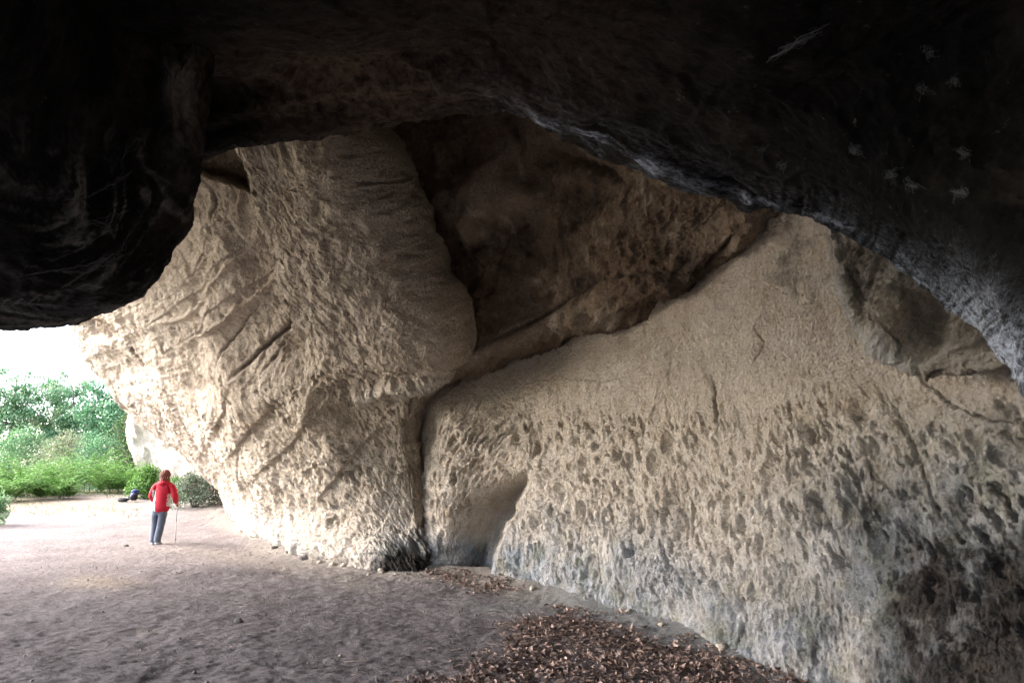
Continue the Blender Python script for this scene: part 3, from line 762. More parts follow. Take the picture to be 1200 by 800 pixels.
# ---- pale cliff farther along, beyond the overhang
def build_far_cliff():
    cols = [[(170, 590), (178, 560), (168, 525), (166, 500), (172, 470), (180, 430), (170, 380), (150, 250)],
            [(172, 588), (163, 560), (152, 525), (150, 500), (156, 470), (160, 430), (150, 380), (130, 250)],
            [(200, 588), (190, 560), (182, 525), (178, 495), (180, 470), (180, 430), (175, 380), (165, 250)],
            [(300, 590), (290, 560), (280, 525), (270, 490), (265, 470), (262, 430), (258, 380), (250, 250)],
            [(420, 590), (400, 560), (395, 525), (390, 490), (385, 470), (380, 430), (378, 380), (370, 250)]]
    Ys = [38, 31, 29.5, 27, 25]
    C = [[P(px, py, Y - 0.012 * (590 - py)) for px, py in c] for c, Y in zip(cols, Ys)]
    for c in C: c.insert(0, c[0] + np.array([0, 0, -2.0]))
    ctrl = np.array(C).transpose(1, 0, 2)
    def feat(p, s, t, px, py, n):
        d = 0.35 * fbm(p * 0.4, 3, 601) + 0.16 * fbm(p * 1.1, 4, 602, .55) - 0.14 * scallops(s, t, 2.0 + 0 * s, 1.0, .4, 611)
        return d, dict(soot_shade=0 * px, damp_skylight=0 * px, pale=0.5 + 0 * px, ochre=0.2 + 0 * px, crack=0 * px)
    return rock_sheet('distant_cliff', ctrl, 150, 170, feat, False, ROCK)

# ---- massif above, closes the cave against the sky
def build_massif():
    # a thick hill body: underside hidden by the vaults, outer face steep above the openings
    xs = np.linspace(0, 1, 90); 
    outline = [(-9.0, 33), (-13.2, 25), (-13.0, 20), (-12.4, 16.5), (-13.0, 14.0), (-15.5, 12.0), (-18, 9.5), (-19, 6.0), (-18, 2.0), (-15, -1), (-11, -5), (-6.0, -8), (-1, -10.5), (6, -11), (14, -11), (30, -9), (38, 12), (30, 36), (8, 44)]  # left wing lies out of view, drawn out to shade the cave floor
    o = np.array(outline, float)
    ring = spline(np.concatenate([o, o[:1]]), 260, 0)[:-1]
    cen = np.array([6.0, 12.0])
    prof = [(0.05, 7.6), (0.5, 7.4), (0.86, 7.2), (0.97, 6.9), (1.0, 7.4), (1.005, 9.0), (0.98, 11.5), (0.9, 14), (0.7, 17), (0.35, 19), (0.02, 20)]
    prof = spline(np.array(prof), 60, 0)
    g = np.zeros((len(prof), len(ring) + 1, 3))
    rr = np.concatenate([ring, ring[:1]])
    for k, (f, z) in enumerate(prof):
        g[k, :, :2] = cen + (rr - cen) * f; g[k, :, 2] = z
    p = g.reshape(-1, 3)
    d = 0.45 * fbm(p * 0.22, 4, 701)
    p = p + np.stack([d, d, d * .5], 1)
    g2 = p.reshape(g.shape); g2[:, -1] = g2[:, 0]
    n0 = np.zeros(len(p))
    me = mesh_np('cliff_top', g2.reshape(-1, 3), grid_faces(*g.shape[:2]), True, dict(soot_shade=n0, damp_skylight=n0, pale=n0 + .3, ochre=n0 + .3, crack=n0))
    ob = link('cliff_top', me, ROCK); ob['kind'] = 'structure'
    return ob

W_ = build_right_wall(); B_ = build_bulge(); V_ = build_vault(); S_ = build_slab(); R_ = build_roof(); H_ = build_hanging(); D_ = build_far_cliff(); M_ = build_massif()
print('rock', round(time.time() - T0, 1))

# ------------------------------------------------------------------ ground sheet
def axis_lines(lo, hi, a, b, step, grow=1.18, maxstep=12):
    mid = list(np.arange(a, b, step)); left, right = [], []
    x, s = a, step
    while x > lo: s = min(s * grow, maxstep); x -= s; left.append(x)
    x, s = mid[-1], step
    while x < hi: s = min(s * grow, maxstep); x += s; right.append(x)
    return np.array(left[::-1] + mid + right)

def build_ground():
    X = axis_lines(-420, 420, -9.5, 4.6, 0.034); Y = axis_lines(-260, 620, 3.6, 15.5, 0.036)
    gx, gy = np.meshgrid(X, Y)
    z = gz(gx, gy)
    p = np.stack([gx, gy, z], -1).reshape(-1, 3)
    px, py = project(p); vis = p[:, 1] > 1
    x, y = p[:, 0], p[:, 1]
    d = bank_dist(x, y)
    # trodden sandy strip along the wall and out to the light
    lit = [(560, 668), (470, 672), (400, 662), (330, 640), (290, 625)]
    q = [(0, 655), (90, 648), (180, 640), (300, 652), (380, 672), (440, 690)]
    ds, _ = seg_dist(px, py, q)
    sand = 0.62 * np.exp(-(ds / 13) ** 2) * sstep(60, 330, px)
    sand = np.maximum(sand, 0.85 * sstep(1.25, 0.3, d) * (py < 712) * (px < 720))
    sand = np.maximum(sand, 0.22 * sstep(645, 606, py) * (y > 12))
    sand = np.maximum(sand, 0.72 * np.exp(-((px - 105) / 42) ** 2 - ((py - 683) / 9) ** 2))
    sand = np.maximum(sand, 0.48 * np.exp(-((px - 170) / 40) ** 2 - ((py - 739) / 7) ** 2))
    sand -= 0.5 * np.exp(-((px - 270) / 50) ** 2 - ((py - 632) / 9) ** 2)
    sand = np.where(vis, sand, 0.4)
    straw = 0.9 * np.exp(-((py - 592) / 10) ** 2) * sstep(190, 110, px) + 0.55 * np.exp(-((px - 120) / 45) ** 2 - ((py - 681) / 9) ** 2)
    straw = np.where(vis & (y > 9), straw, 0)
    green = sstep(586, 578, py) * sstep(26, 30, y); green = np.where(y > 33, 1.0, green * 0.8)
    green = np.maximum(green, sstep(-15, -20, x)); green = np.where(y < -14, 1, green)
    clay = 0.95 * sstep(1.0, 0.25, d) * sstep(600, 680, px) * vis + 0.6 * np.exp(-((px - 590) / 60) ** 2 - ((py - 712) / 9) ** 2)
    i = grid_faces(len(Y), len(X))
    me = mesh_np('ground', p, i, True, dict(sand=np.clip(sand, 0, 1), straw=np.clip(straw, 0, 1), green=np.clip(green, 0, 1), greyclay=np.clip(clay * vis, 0, 1)))
    o = link('ground', me, SOIL); o['kind'] = 'structure'
    return o
GR = build_ground()
print('ground', round(time.time() - T0, 1))

# ------------------------------------------------------------------ things: helpers
def tag(o, label=None, cat=None, group=None, kind=None):
    if label: o['label'] = label
    if cat: o['category'] = cat
    if group: o['group'] = group
    if kind: o['kind'] = kind
    return o

def empty(name, loc, rz=0.0):
    o = bpy.data.objects.new(name, None); col.objects.link(o)
    o.location = loc; o.rotation_euler = (0, 0, rz); o.empty_display_size = 0.1
    return o

class MB:
    """collects tubes, blobs and leaves into one mesh"""
    def __init__(s): s.v = []; s.f = []
    def add(s, v, f):
        k = len(s.v); s.v.extend([tuple(q) for q in v]); s.f.extend([tuple(a + k for a in q) for q in f])
    def tube(s, pts, rad, n=6, cap=True):
        pts = [np.array(p, float) for p in pts]; m = len(pts)
        if not hasattr(rad, '__len__'): rad = [rad] * m
        rings = []; ref = np.array([0.31, 0.22, 0.92])
        for i, p in enumerate(pts):
            t = pts[min(i + 1, m - 1)] - pts[max(i - 1, 0)]; t /= max(np.linalg.norm(t), 1e-9)
            a = np.cross(t, ref)
            if np.linalg.norm(a) < 1e-3: a = np.cross(t, np.array([1.0, 0, 0]))
            a /= np.linalg.norm(a); b = np.cross(t, a)
            rings.append([p + rad[i] * (a * math.cos(2 * math.pi * k / n) + b * math.sin(2 * math.pi * k / n)) for k in range(n)])
        v = [q for r in rings for q in r]
        f = [(i * n + k, i * n + (k + 1) % n, (i + 1) * n + (k + 1) % n, (i + 1) * n + k) for i in range(m - 1) for k in range(n)]
        if cap: f += [tuple(range(n))[::-1], tuple((m - 1) * n + k for k in range(n))]
        s.add(v, f)
    def blob(s, c, r, seed=0, amp=0.15, nu=12, nv=8, freq=1.6):
        v, f = [], []
        for j in range(nv + 1):
            th = math.pi * j / nv
            for i in range(nu):
                ph = 2 * math.pi * i / nu
                d = Vector((math.sin(th) * math.cos(ph), math.sin(th) * math.sin(ph), math.cos(th)))
                k = 1 + amp * mnoise.noise(d * freq + Vector((seed * 3.7, seed * 1.3, 0)))
                v.append((c[0] + r[0] * d.x * k, c[1] + r[1] * d.y * k, c[2] + r[2] * d.z * k))
        for j in range(nv):
            for i in range(nu):
                f.append((j * nu + i, (j + 1) * nu + i, (j + 1) * nu + (i + 1) % nu, j * nu + (i + 1) % nu))
        s.add(v, f)
    def build(s, name, mat=None, parent=None, smooth=True):
        me = bpy.data.meshes.new(name); me.from_pydata(s.v, [], s.f); me.update()
        if smooth: me.polygons.foreach_set('use_smooth', [True] * len(me.polygons))
        return link(name, me, mat, parent)

def leaf_faces(c, d, n, L, W_, curl=0.0):
    """leaves as bent quads pairs: c base points, d length direction, n face normal; all (k,3); returns v,f"""
    k = len(c)
    d = d / np.linalg.norm(d, axis=1)[:, None]
    sd = np.cross(d, n); sd /= np.maximum(np.linalg.norm(sd, axis=1), 1e-6)[:, None]
    nn = np.cross(sd, d)
    L = np.broadcast_to(L, (k,))[:, None]; Wd = np.broadcast_to(W_, (k,))[:, None]; cu = np.broadcast_to(curl, (k,))[:, None]
    v = np.stack([c, c + d * L * .5 + sd * Wd * .5 + nn * L * cu * .5, c + d * L - nn * L * cu * .6, c + d * L * .5 - sd * Wd * .5 + nn * L * cu * .5], 1).reshape(-1, 3)
    b = np.arange(k)[:, None] * 4
    f = np.concatenate([b + np.array([[0, 1, 2, 3]])])
    return v, f

def rand_dir(k):
    d = rng.normal(size=(k, 3)); return d / np.linalg.norm(d, axis=1)[:, None]

BARK = plain_material('grey_bark', (0.16, 0.135, 0.11), 0.9, 0.35, 9)
LEAF = {
    'mint': leaf_material('mint_leaves', (0.070, 0.165, 0.065), (0.19, 0.32, 0.16)),
    'blue': leaf_material('blue_green_leaves', (0.045, 0.135, 0.060), (0.13, 0.26, 0.13)),
    'pale': leaf_material('pale_leaves', (0.10, 0.16, 0.08), (0.26, 0.27, 0.17)),
    'fern': leaf_material('fern_leaves', (0.040, 0.115, 0.022), (0.15, 0.29, 0.07)),
    'dark': leaf_material('ivy_leaves', (0.022, 0.050, 0.016), (0.065, 0.115, 0.04)),
    'grey': leaf_material('bramble_leaves', (0.065, 0.105, 0.065), (0.20, 0.25, 0.18)),
}

def crown_cloud(cen, rad, n_clump, per, leaf, clump_r, up=0.0):
    """leaf clumps through an uneven crown volume"""
    d = rand_dir(n_clump); rr = rng.random(n_clump) ** 0.45
    shape = 1 + 0.35 * perlin(d * 1.7 + cen * 0.37, 5)
    c = cen + d * np.array(rad) * (rr * shape)[:, None]
    cr = clump_r * (0.5 + rng.random(n_clump))
    own = np.repeat(np.arange(n_clump), per)
    off = rand_dir(len(own)) * (rng.random(len(own)) ** 0.5)[:, None] * np.array([1, 1, .7])
    pts = c[own] + off * cr[own][:, None]
    dd = np.cross(off, rand_dir(len(own))) + .3 * rand_dir(len(own)); nn = off * 1.2 + rand_dir(len(own)) * .4 + np.array([0, 0, .5])
    return leaf_faces(pts, dd, nn, leaf * (0.6 + .8 * rng.random(len(own))), leaf * .6, 0.15)

def make_tree(name, px, Y, top_py, rw, kind, label, cat='tree', group=None, low=0.10, n_clump=95, per=100, leaf=0.17, clump=0.62):
    g = ground_at(px, Y); top = P(px, top_py, Y); h = top[2] - g[2]
    root = tag(empty(name, g), label, cat, group)
    cz = h * (low + (1 - low) / 2)
    v, f = crown_cloud(np.array([0, 0, cz]), (rw, rw * .9, h * (1 - low) / 2), n_clump, per, leaf, clump)
    cr = link('crown', mesh_np('crown', v, f, False), LEAF[kind], root)
    mb = MB(); r0 = 0.03 * h
    lean = rng.normal(size=2) * .08 * h
    tp = lambda t: np.array([lean[0] * t * t, lean[1] * t * t, h * .85 * t])
    mb.tube([tp(t) - np.array([0, 0, .25 if t == 0 else 0]) for t in np.linspace(0, 1, 8)], np.linspace(r0, r0 * .2, 8), 8)
    for k in range(9):
        t = .25 + .65 * k / 9; a = k * 2.4 + rng.random(); L = rw * (0.9 - .4 * t)
        p0 = tp(t); e = p0 + np.array([math.cos(a) * L, math.sin(a) * L, L * .7])
        m_ = (p0 + e) / 2 + rng.normal(size=3) * .08 * L
        mb.tube([p0, m_, e], [r0 * .5 * (1.1 - t), r0 * .3 * (1.1 - t), r0 * .08], 5)
    mb.build('trunk', BARK, root)
    return root

def make_bush(name, px, Y, top_py, rw, kind, label, cat='bush', group=None, n=2600, leaf=0.10, stems=9, up=.3, dy=0.8):
    g = ground_at(px, Y); h = P(px, top_py, Y)[2] - g[2]
    root = tag(empty(name, g), label, cat, group)
    k = max(24, n // 36)
    a = rng.random(k) * 6.283; r = np.sqrt(rng.random(k)); z = rng.random(k) ** .8
    lim = np.sqrt(np.clip(1 - (z * .96) ** 2, 0.02, 1)) * (1 + .3 * perlin(np.stack([np.cos(a), np.sin(a), z + px], 1) * 1.6, 3))
    c = np.stack([np.cos(a) * r * rw * lim, np.sin(a) * r * rw * dy * lim, z * h * .92 * (1 - .25 * r)], 1)
    own = np.repeat(np.arange(k), 36); off = rand_dir(len(own)) * (rng.random(len(own)) ** .5)[:, None]
    pts = c[own] + off * h * .17
    pts[:, 2] = np.maximum(pts[:, 2], 0.02)
    v, f = leaf_faces(pts, off + .7 * rand_dir(len(own)) + np.array([0, 0, up]), off * 1.1 + .5 * rand_dir(len(own)) + np.array([0, 0, .5]), leaf * (.6 + .8 * rng.random(len(own))), leaf * .5, .2)
    link('leaves', mesh_np('leaves', v, f, False), LEAF[kind], root)
    mb = MB()
    for q in range(stems):
        a = rng.random() * 6.283; L = rw * (.3 + .5 * rng.random())
        mb.tube([(math.cos(a) * .06, math.sin(a) * .06, -.1), (math.cos(a) * L * .5, math.sin(a) * L * .5 * dy, h * .45), (math.cos(a) * L, math.sin(a) * L * dy, h * (.6 + .25 * rng.random()))], [.016, .011, .005], 5)
    mb.build('stem', BARK, root)
    return root

def make_fern(px, Y, top_py, rw, label, nf=150, kind='fern', leaf=.12):
    """clump of arching fronds"""
    g = ground_at(px, Y); h = P(px, top_py, Y)[2] - g[2]
    root = tag(empty('fern_clump', g), label, 'fern', 'bright green ferns at the cave mouth')
    V, Fc, mb, nv = [], [], MB(), 0
    for q in range(nf):
        a = rng.random() * 6.283; r0 = rw * .75 * math.sqrt(rng.random()); b = np.array([math.cos(a) * r0, math.sin(a) * r0 * .6, 0])
        a2 = a + rng.normal() * .9; L = h * (.75 + .85 * rng.random()); out = np.array([math.cos(a2), math.sin(a2), 0])
        t = np.linspace(0, 1, 16)[:, None]
        spine = b + out * L * .55 * t ** 1.6 + np.array([0, 0, 1]) * L * (1.05 * t - .35 * t ** 2.4) * (1 - .95 * (r0 / rw) ** 2)
        if q % 5 == 0: mb.tube(list(spine[::3]), [.008, .007, .006, .004, .003, .002], 4)
        d = np.gradient(spine, axis=0); sd = np.cross(d, np.array([0, 0, 1.0])); sd /= np.maximum(np.linalg.norm(sd, axis=1), 1e-6)[:, None]
        wl = leaf * (1.5 * np.sin(np.clip(t[:, 0], .05, .98) * math.pi) ** .7 + .15)
        for sg in (1, -1):
            v, f = leaf_faces(spine[3:], sg * sd[3:] + d[3:] / np.linalg.norm(d[3:], axis=1)[:, None] * .6 + rng.normal(size=(13, 3)) * .2, np.tile([0, 0, 1.0], (13, 1)) + rng.normal(size=(13, 3)) * .3, wl[3:], .045, .1)
            V.append(v); Fc.append(f + nv); nv += len(v)
    link('fronds', mesh_np('fronds', np.concatenate(V), np.concatenate(Fc), False), LEAF[kind], root)
    mb.build('stem', BARK, root)
    return root

TG = 'trees beyond the cave mouth'
make_tree('tree', 6, 41, 424, 2.4, 'mint', 'pale mint green tree cut by the left edge of the photo, tallest of the row', group=TG)
make_tree('tree', 47, 45, 434, 2.2, 'pale', 'loose pale tree with a thin light trunk, second from the left edge', group=TG, n_clump=60)
make_tree('tree', 84, 43, 438, 2.3, 'mint', 'rounded mint green tree in the middle of the row beyond the cave mouth', group=TG)
make_tree('tree', 122, 40, 446, 2.2, 'blue', 'dense bluish green tree nearest to the overhanging pale rock', group=TG, n_clump=110)
make_tree('tree', -46, 42, 430, 2.6, 'mint', 'mint green tree reaching in from outside the left edge of the photo', group=TG)
make_tree('tree', 168, 46, 440, 2.6, 'blue', 'bluish green tree mostly hidden behind the overhanging pale rock', group=TG)
BGp = 'bushes between the ferns and the trees'
make_bush('bush', 18, 35, 492, 1.9, 'mint', 'wide mint green bush at the left edge behind the bright fern clump', group=BGp, n=5200, leaf=.13)
make_bush('bush', 70, 34, 498, 1.7, 'pale', 'pale cream flowering bush in the middle below the trees', group=BGp, n=4600, leaf=.12)
make_bush('bush', 112, 33, 500, 1.5, 'blue', 'dark blue green bush just left of the cliff corner', group=BGp, n=4200, leaf=.12)
make_bush('cliff_shrub', 150, 31.5, 468, .85, 'dark', 'tall dark shrub growing up against the corner of the distant pale cliff', cat='shrub', n=4200, leaf=.12, up=0)
make_fern(34, 26.5, 529, 1.55, 'large bright green fern clump at the left of the cave mouth', nf=230)
make_fern(103, 29.5, 521, 1.25, 'rounded bright green fern clump in the middle of the cave mouth', nf=190)
make_fern(137, 28.5, 538, .8, 'small bright green fern clump right beside the dark cliff shrub', nf=110)
make_fern(62, 25.0, 556, .75, 'low green fern tuft in front of the two large fern clumps', nf=90)
make_fern(4, 24.0, 548, .8, 'low green fern tuft at the left edge in front of the large fern clump', nf=90)
make_bush('bush', -6, 18.5, 570, .30, 'mint', 'small leafy plant on the ground at the very left edge of the photo', n=700, leaf=.09, stems=5)
make_bush('bush', 171, 25.5, 541, .62, 'fern', 'fresh green bush just behind the backpack and left of the walker', n=2300, leaf=.11)
make_bush('bush', 228, 22.6, 549, .92, 'grey', 'grey green bramble bush at the cliff foot right of the walker', n=3600, leaf=.085, stems=22)
make_bush('bush', 205, 24.5, 555, .5, 'fern', 'green bush seen just behind the walker and beside the grey bramble', n=1800, leaf=.10)

# dry branch leaning at the cliff foot
mb = MB()
br = [P(256, 571, 21.6), P(262, 577, 21.5), P(267, 587, 21.4), P(270, 596, 21.3), G(274, 605) + np.array([0, 0, -.03])]
mb.tube(br, [.02, .03, .035, .04, .045], 7)
mb.tube([br[1], P(249, 572, 21.3), P(243, 573, 21.2)], [.02, .014, .006], 5); mb.tube([br[2], P(258, 588, 21.1), P(252, 597, 21.0)], [.02, .012, .006], 5)
tag(mb.build('dry_branch', plain_material('dry_wood', (0.12, 0.085, 0.06), .9, .3, 14)), 'dark dry branch leaning on the bramble bush against the cliff foot', 'branch')

# dry and green grass at the cave mouth
def grass():
    n = 9000
    px = rng.random(n) * 330 - 150; Y = 20 + 13 * rng.random(n)
    x = (px - CX) / F * (Y * CS - 1.2 * SN)
    keep = (perlin(np.stack([x * .5, Y * .5, x * 0], 1), 4) > -.12) & (bank_dist(x, Y) > 1.0) & ((Y > 25.5) | (rng.random(n) < .22)) & (px < 165)
    x, Y = x[keep], Y[keep]
    p = np.stack([x, Y, gz(x, Y)], 1)
    k = len(p); v, f = leaf_faces(p, rand_dir(k) * .7 + np.array([0, 0, 1.0]), rand_dir(k), .05 + .12 * rng.random(k), .018, .2)
    m = leaf_material('grass_blades', (0.17, 0.16, 0.07), (0.06, 0.13, 0.03))
    tag(link('grass', mesh_np('grass', v, f, False), m), 'thin dry and green grass along the edge of the cave mouth', 'grass', kind='stuff')
grass()

# ------------------------------------------------------------------ leaf litter
LITTER = leaf_material('dead_leaves', (0.040, 0.026, 0.021), (0.42, 0.30, 0.24), 0.0)
def litter(poly, n, label, edge=.25, size=(.030, .062), seed=1):
    W2 = [G(*q)[:2] for q in poly]
    wx = np.array([q[0] for q in W2]); wy = np.array([q[1] for q in W2])
    x = wx.min() - .3 + rng.random(n * 5) * (np.ptp(wx) + .6); y = wy.min() - .3 + rng.random(n * 5) * (np.ptp(wy) + .6)
    sd = sdf(x, y, [tuple(q) for q in W2]) + edge * (fbm(np.stack([x, y, x * 0], 1) * 2.2, 4, seed, .6)) * 2.2
    keep = rng.random(len(x)) < sstep(-.12, .22, sd) * (.5 + .5 * sstep(-.3, .2, perlin(np.stack([x, y, x * 0], 1) * 3.1, seed)))
    x, y = x[keep][:n], y[keep][:n]; k = len(x)
    base = np.stack([x, y, gz(x, y) + .004 + .016 * rng.random(k) ** 1.5], 1)
    L = (size[0] + (size[1] - size[0]) * rng.random(k)) * (.4 + 1.3 * rng.random(k) ** 3); Wd = L * (.38 + .25 * rng.random(k)); cu = rng.normal(size=k) * .35
    a = rng.random(k) * 6.283
    d = np.stack([np.cos(a), np.sin(a), rng.normal(size=k) * .24], 1); d /= np.linalg.norm(d, axis=1)[:, None]
    nn = np.stack([rng.normal(size=k) * .5, rng.normal(size=k) * .5, np.ones(k)], 1)
    sdv = np.cross(d, nn); sdv /= np.linalg.norm(sdv, axis=1)[:, None]; nn = np.cross(sdv, d)
    ts = np.array([-.5, -.2, .15, .5]); wd = np.array([.12, .95, .85, .05])
    fold = .25 + .5 * rng.random(k)
    V = []
    for t_, w_ in zip(ts, wd):
        c = base + d * (L * t_)[:, None] + nn * (cu * L * (4 * t_ * t_))[:, None]
        for sg in (-1, 0, 1):
            V.append(c + sdv * (sg * Wd * w_ * .5)[:, None] + nn * (abs(sg) * fold * Wd * w_ * .5)[:, None])
    V = np.stack(V, 1)                                     # k,12,3
    V[:, :, 2] += np.maximum(0, (gz_smooth(x, y)[:, None] - .002) - V[:, :, 2])
    fb = np.array([[r * 3 + c, r * 3 + c + 1, r * 3 + c + 4, r * 3 + c + 3] for r in range(3) for c in range(2)])
    f = (np.arange(k)[:, None, None] * 12 + fb[None]).reshape(-1, 4)
    o = link('leaf_litter', mesh_np('leaf_litter', V.reshape(-1, 3), f, True), LITTER)
    tag(o, label, 'dead leaves', kind='stuff')
litter([(650, 712), (700, 720), (760, 737), (850, 755), (930, 774), (1040, 806), (1100, 850), (800, 900), (470, 850), (470, 805), (520, 782), (560, 765), (600, 740)], 16500, 'wide drift of dead brown leaves across the foreground floor', .42, seed=3)
litter([(500, 671), (560, 667), (590, 676), (616, 691), (575, 695), (540, 688)], 1500, 'small patch of dead brown leaves under the dark arch in the wall', .2, seed=7)

def crumbs():
    n = 14000
    x = -9 + 12 * rng.random(n); y = 4.3 + 10.5 * rng.random(n) ** 1.5
    keep = (bank_dist(x, y) > .35) & (rng.random(n) < sstep(-.3, .45, fbm(np.stack([x, y, x * 0], 1) * .9, 3, 4)))
    x, y = x[keep], y[keep]; k = len(x)
    r = .003 + .020 * rng.random(k) ** 12
    o = np.array([[1, 0, 0], [0, 1, 0], [-1, 0, 0], [0, -1, 0], [0, 0, .7], [0, 0, -.7]])
    V = np.stack([x, y, gz(x, y) + r * .3], 1)[:, None] + o[None] * r[:, None, None] * (.5 + rng.random((k, 6, 1)))
    a = rng.random(k) * 6.283
    fb = np.array([[0, 1, 4], [1, 2, 4], [2, 3, 4], [3, 0, 4], [1, 0, 5], [2, 1, 5], [3, 2, 5], [0, 3, 5]])
    f = (np.arange(k)[:, None, None] * 6 + fb[None]).reshape(-1, 3)
    m = leaf_material('floor_crumbs', (0.085, 0.068, 0.056), (0.24, 0.20, 0.17), 0.0)
    tag(link('dirt_crumbs', mesh_np('dirt_crumbs', V.reshape(-1, 3), f, False), m), 'loose crumbs of soil scattered over the dark cave floor', 'dirt', kind='stuff')
    # fine dry straw bits
    n = 900; x = -4 + 5.5 * rng.random(n); y = 5 + 6 * rng.random(n); keep = bank_dist(x, y) > .4; x, y = x[keep], y[keep]; k = len(x)
    a = rng.random(k) * 6.283
    v, f = leaf_faces(np.stack([x, y, gz(x, y) + .008], 1), np.stack([np.cos(a), np.sin(a), rng.normal(size=k) * .08], 1), np.tile([0, 0, 1.0], (k, 1)), .04 + .10 * rng.random(k), .004, .15)
    m = leaf_material('straw_bits', (0.13, 0.10, 0.08), (0.38, 0.33, 0.27), 0.0)
    tag(link('straw', mesh_np('straw', v, f, False), m), 'thin dry straw bits strewn over the dark cave floor', 'straw', kind='stuff')
crumbs()

STONE = plain_material('dark_stone', (0.13, 0.12, 0.11), .9, .35, 10, .5)
for k, (px, py, r, lb) in enumerate([(357, 655, .10, 'flat dark stone, largest of those at the foot of the pale wall'), (322, 641, .085, 'dark stone at the foot of the pale wall, the one nearest the walker'),
                        (337, 647, .06, 'small dark stone between two larger ones at the pale wall foot'), (279, 729, .05, 'small black stone alone on the dark cave floor'), (148, 640, .05, 'small grey stone on the light ground left of the walker')]):
    g = G(px, py); mb = MB(); mb.blob((0, 0, 0), (r, r * .75, r * .5), k, .45, 14, 9, 1.9)
    o = mb.build('stone', STONE); o.location = (g[0], g[1], float(gz(g[0], g[1])) + r * .22); o.rotation_euler = (.2 * k, .1, k)
    tag(o, lb, 'stone', 'loose stones on the cave floor')

def foot_stones():
    src = None
    for k in range(26):
        px = 300 + 600 * rng.random() if k > 9 else 300 + 160 * rng.random()
        b = float(np.interp(px, [300, 330, 420, 490, 600, 700, 800, 905], [628, 636, 660, 669, 676, 700, 728, 768]))
        g = G(px, b + 3 + 9 * rng.random())
        if src is None:
            mb = MB(); mb.blob((0, 0, 0), (.05, .038, .028), 31, .55, 14, 9, 2.1)
            o = src = mb.build('stone', plain_material('pale_stone', (0.36, 0.31, 0.25), .9, .3, 12, .5))
        else:
            o = src.copy(); col.objects.link(o)
        q = .45 + 1.3 * rng.random() ** 2.5
        o.scale = (q, q * (.7 + .5 * rng.random()), q * (.7 + .5 * rng.random())); o.rotation_euler = (rng.normal() * .3, rng.normal() * .3, 6.28 * rng.random())
        o.location = (g[0], g[1], float(gz(g[0], g[1])) + .010 * q)
        tag(o, 'small pale stone fallen at the foot of the pitted rock wall', 'stone', 'pale stones at the foot of the wall')
foot_stones()

def twigs():
    mb = MB()
    for k in range(260):
        if k < 150:
            q = (rng.normal() * 110 + 700, 760 + rng.normal() * 30)
        else:
            q = (60 + 560 * rng.random(), 660 + 140 * rng.random())
        if q[1] < 610 or q[1] > 860: continue
        g = G(*q)
        if bank_dist(g[0], g[1]) < .3: continue
        a = 6.283 * rng.random(); L = .05 + .16 * rng.random() ** 2; d = np.array([math.cos(a), math.sin(a), 0]) * L
        z = float(gz(g[0], g[1])) + .012; p0 = np.array([g[0], g[1], z])
        mb.tube([p0 - d / 2, p0 + rng.normal(size=3) * L * .05 + np.array([0, 0, .008]), p0 + d / 2 + np.array([0, 0, .01 * rng.random()])], [.0035, .003, .002], 5)
    tag(mb.build('twigs', plain_material('dry_twig', (0.15, 0.11, 0.085), .9, .4, 20, 0)), 'thin dry twigs scattered among the leaves and over the floor', 'twigs', kind='stuff')
twigs()

# ------------------------------------------------------------------ cobwebs on the black roof
def bvh_of(names):
    V, Fs, k = [], [], 0
    for nme in names:
        v, f = SHELLS[nme]; V.append(v); Fs.append(f + k); k += len(v)
    return BVHTree.FromPolygons(np.concatenate(V).tolist(), np.concatenate(Fs).tolist())
ROOFB = bvh_of(['cave_roof']); HANGB = bvh_of(['hanging_rock'])
CAMP = Vector((0, 0, CAMH))
def hit(b, px, py):
    d = Vector(P(px, py, 1.0)) - CAMP; d.normalize()
    loc, nrm, idx, dist = b.ray_cast(CAMP, d)
    if loc is None: return None
    if nrm.dot(d) > 0: nrm = -nrm
    return np.array(loc), np.array(nrm)
WEB = plain_material('cobweb_threads', (0.15, 0.16, 0.175), .8, .3, 30, 0)
def web(b, lines, label, thr=.0011, off=.02, fuzz=5.0, reps=7):
    mb = MB()
    for line in lines:
        for r in range(reps):
            pts = []
            n = max(5, int(sum(math.dist(line[i], line[i + 1]) for i in range(len(line) - 1)) / 5))
            ph = rng.random(2) * 50; amp = fuzz * rng.random()
            a_, b_ = (0, 1) if r < 2 else sorted(rng.random(2))
            if b_ - a_ < .25: b_ = min(1, a_ + .3)
            for t in np.linspace(a_, b_, n):
                k = min(int(t * (len(line) - 1)), len(line) - 2); f = t * (len(line) - 1) - k
                x = line[k][0] * (1 - f) + line[k + 1][0] * f; y = line[k][1] * (1 - f) + line[k + 1][1] * f
                w_ = amp * (math.sin(t * math.pi) + .25)
                x += w_ * mnoise.noise(Vector((x * .07, y * .07, ph[0]))) * 1.6; y += w_ * mnoise.noise(Vector((x * .07, y * .07, ph[1]))) * 1.6
                h = hit(b, x, y)
                if h is None: continue
                pts.append(h[0] + h[1] * off * (.25 + math.sin(t * math.pi)))
            if len(pts) > 2: mb.tube(pts, [thr * (.6 + .8 * rng.random())] * len(pts), 4, False)
    if mb.v: tag(mb.build('cobweb', WEB), label, 'cobweb', 'cobwebs on the black rock')
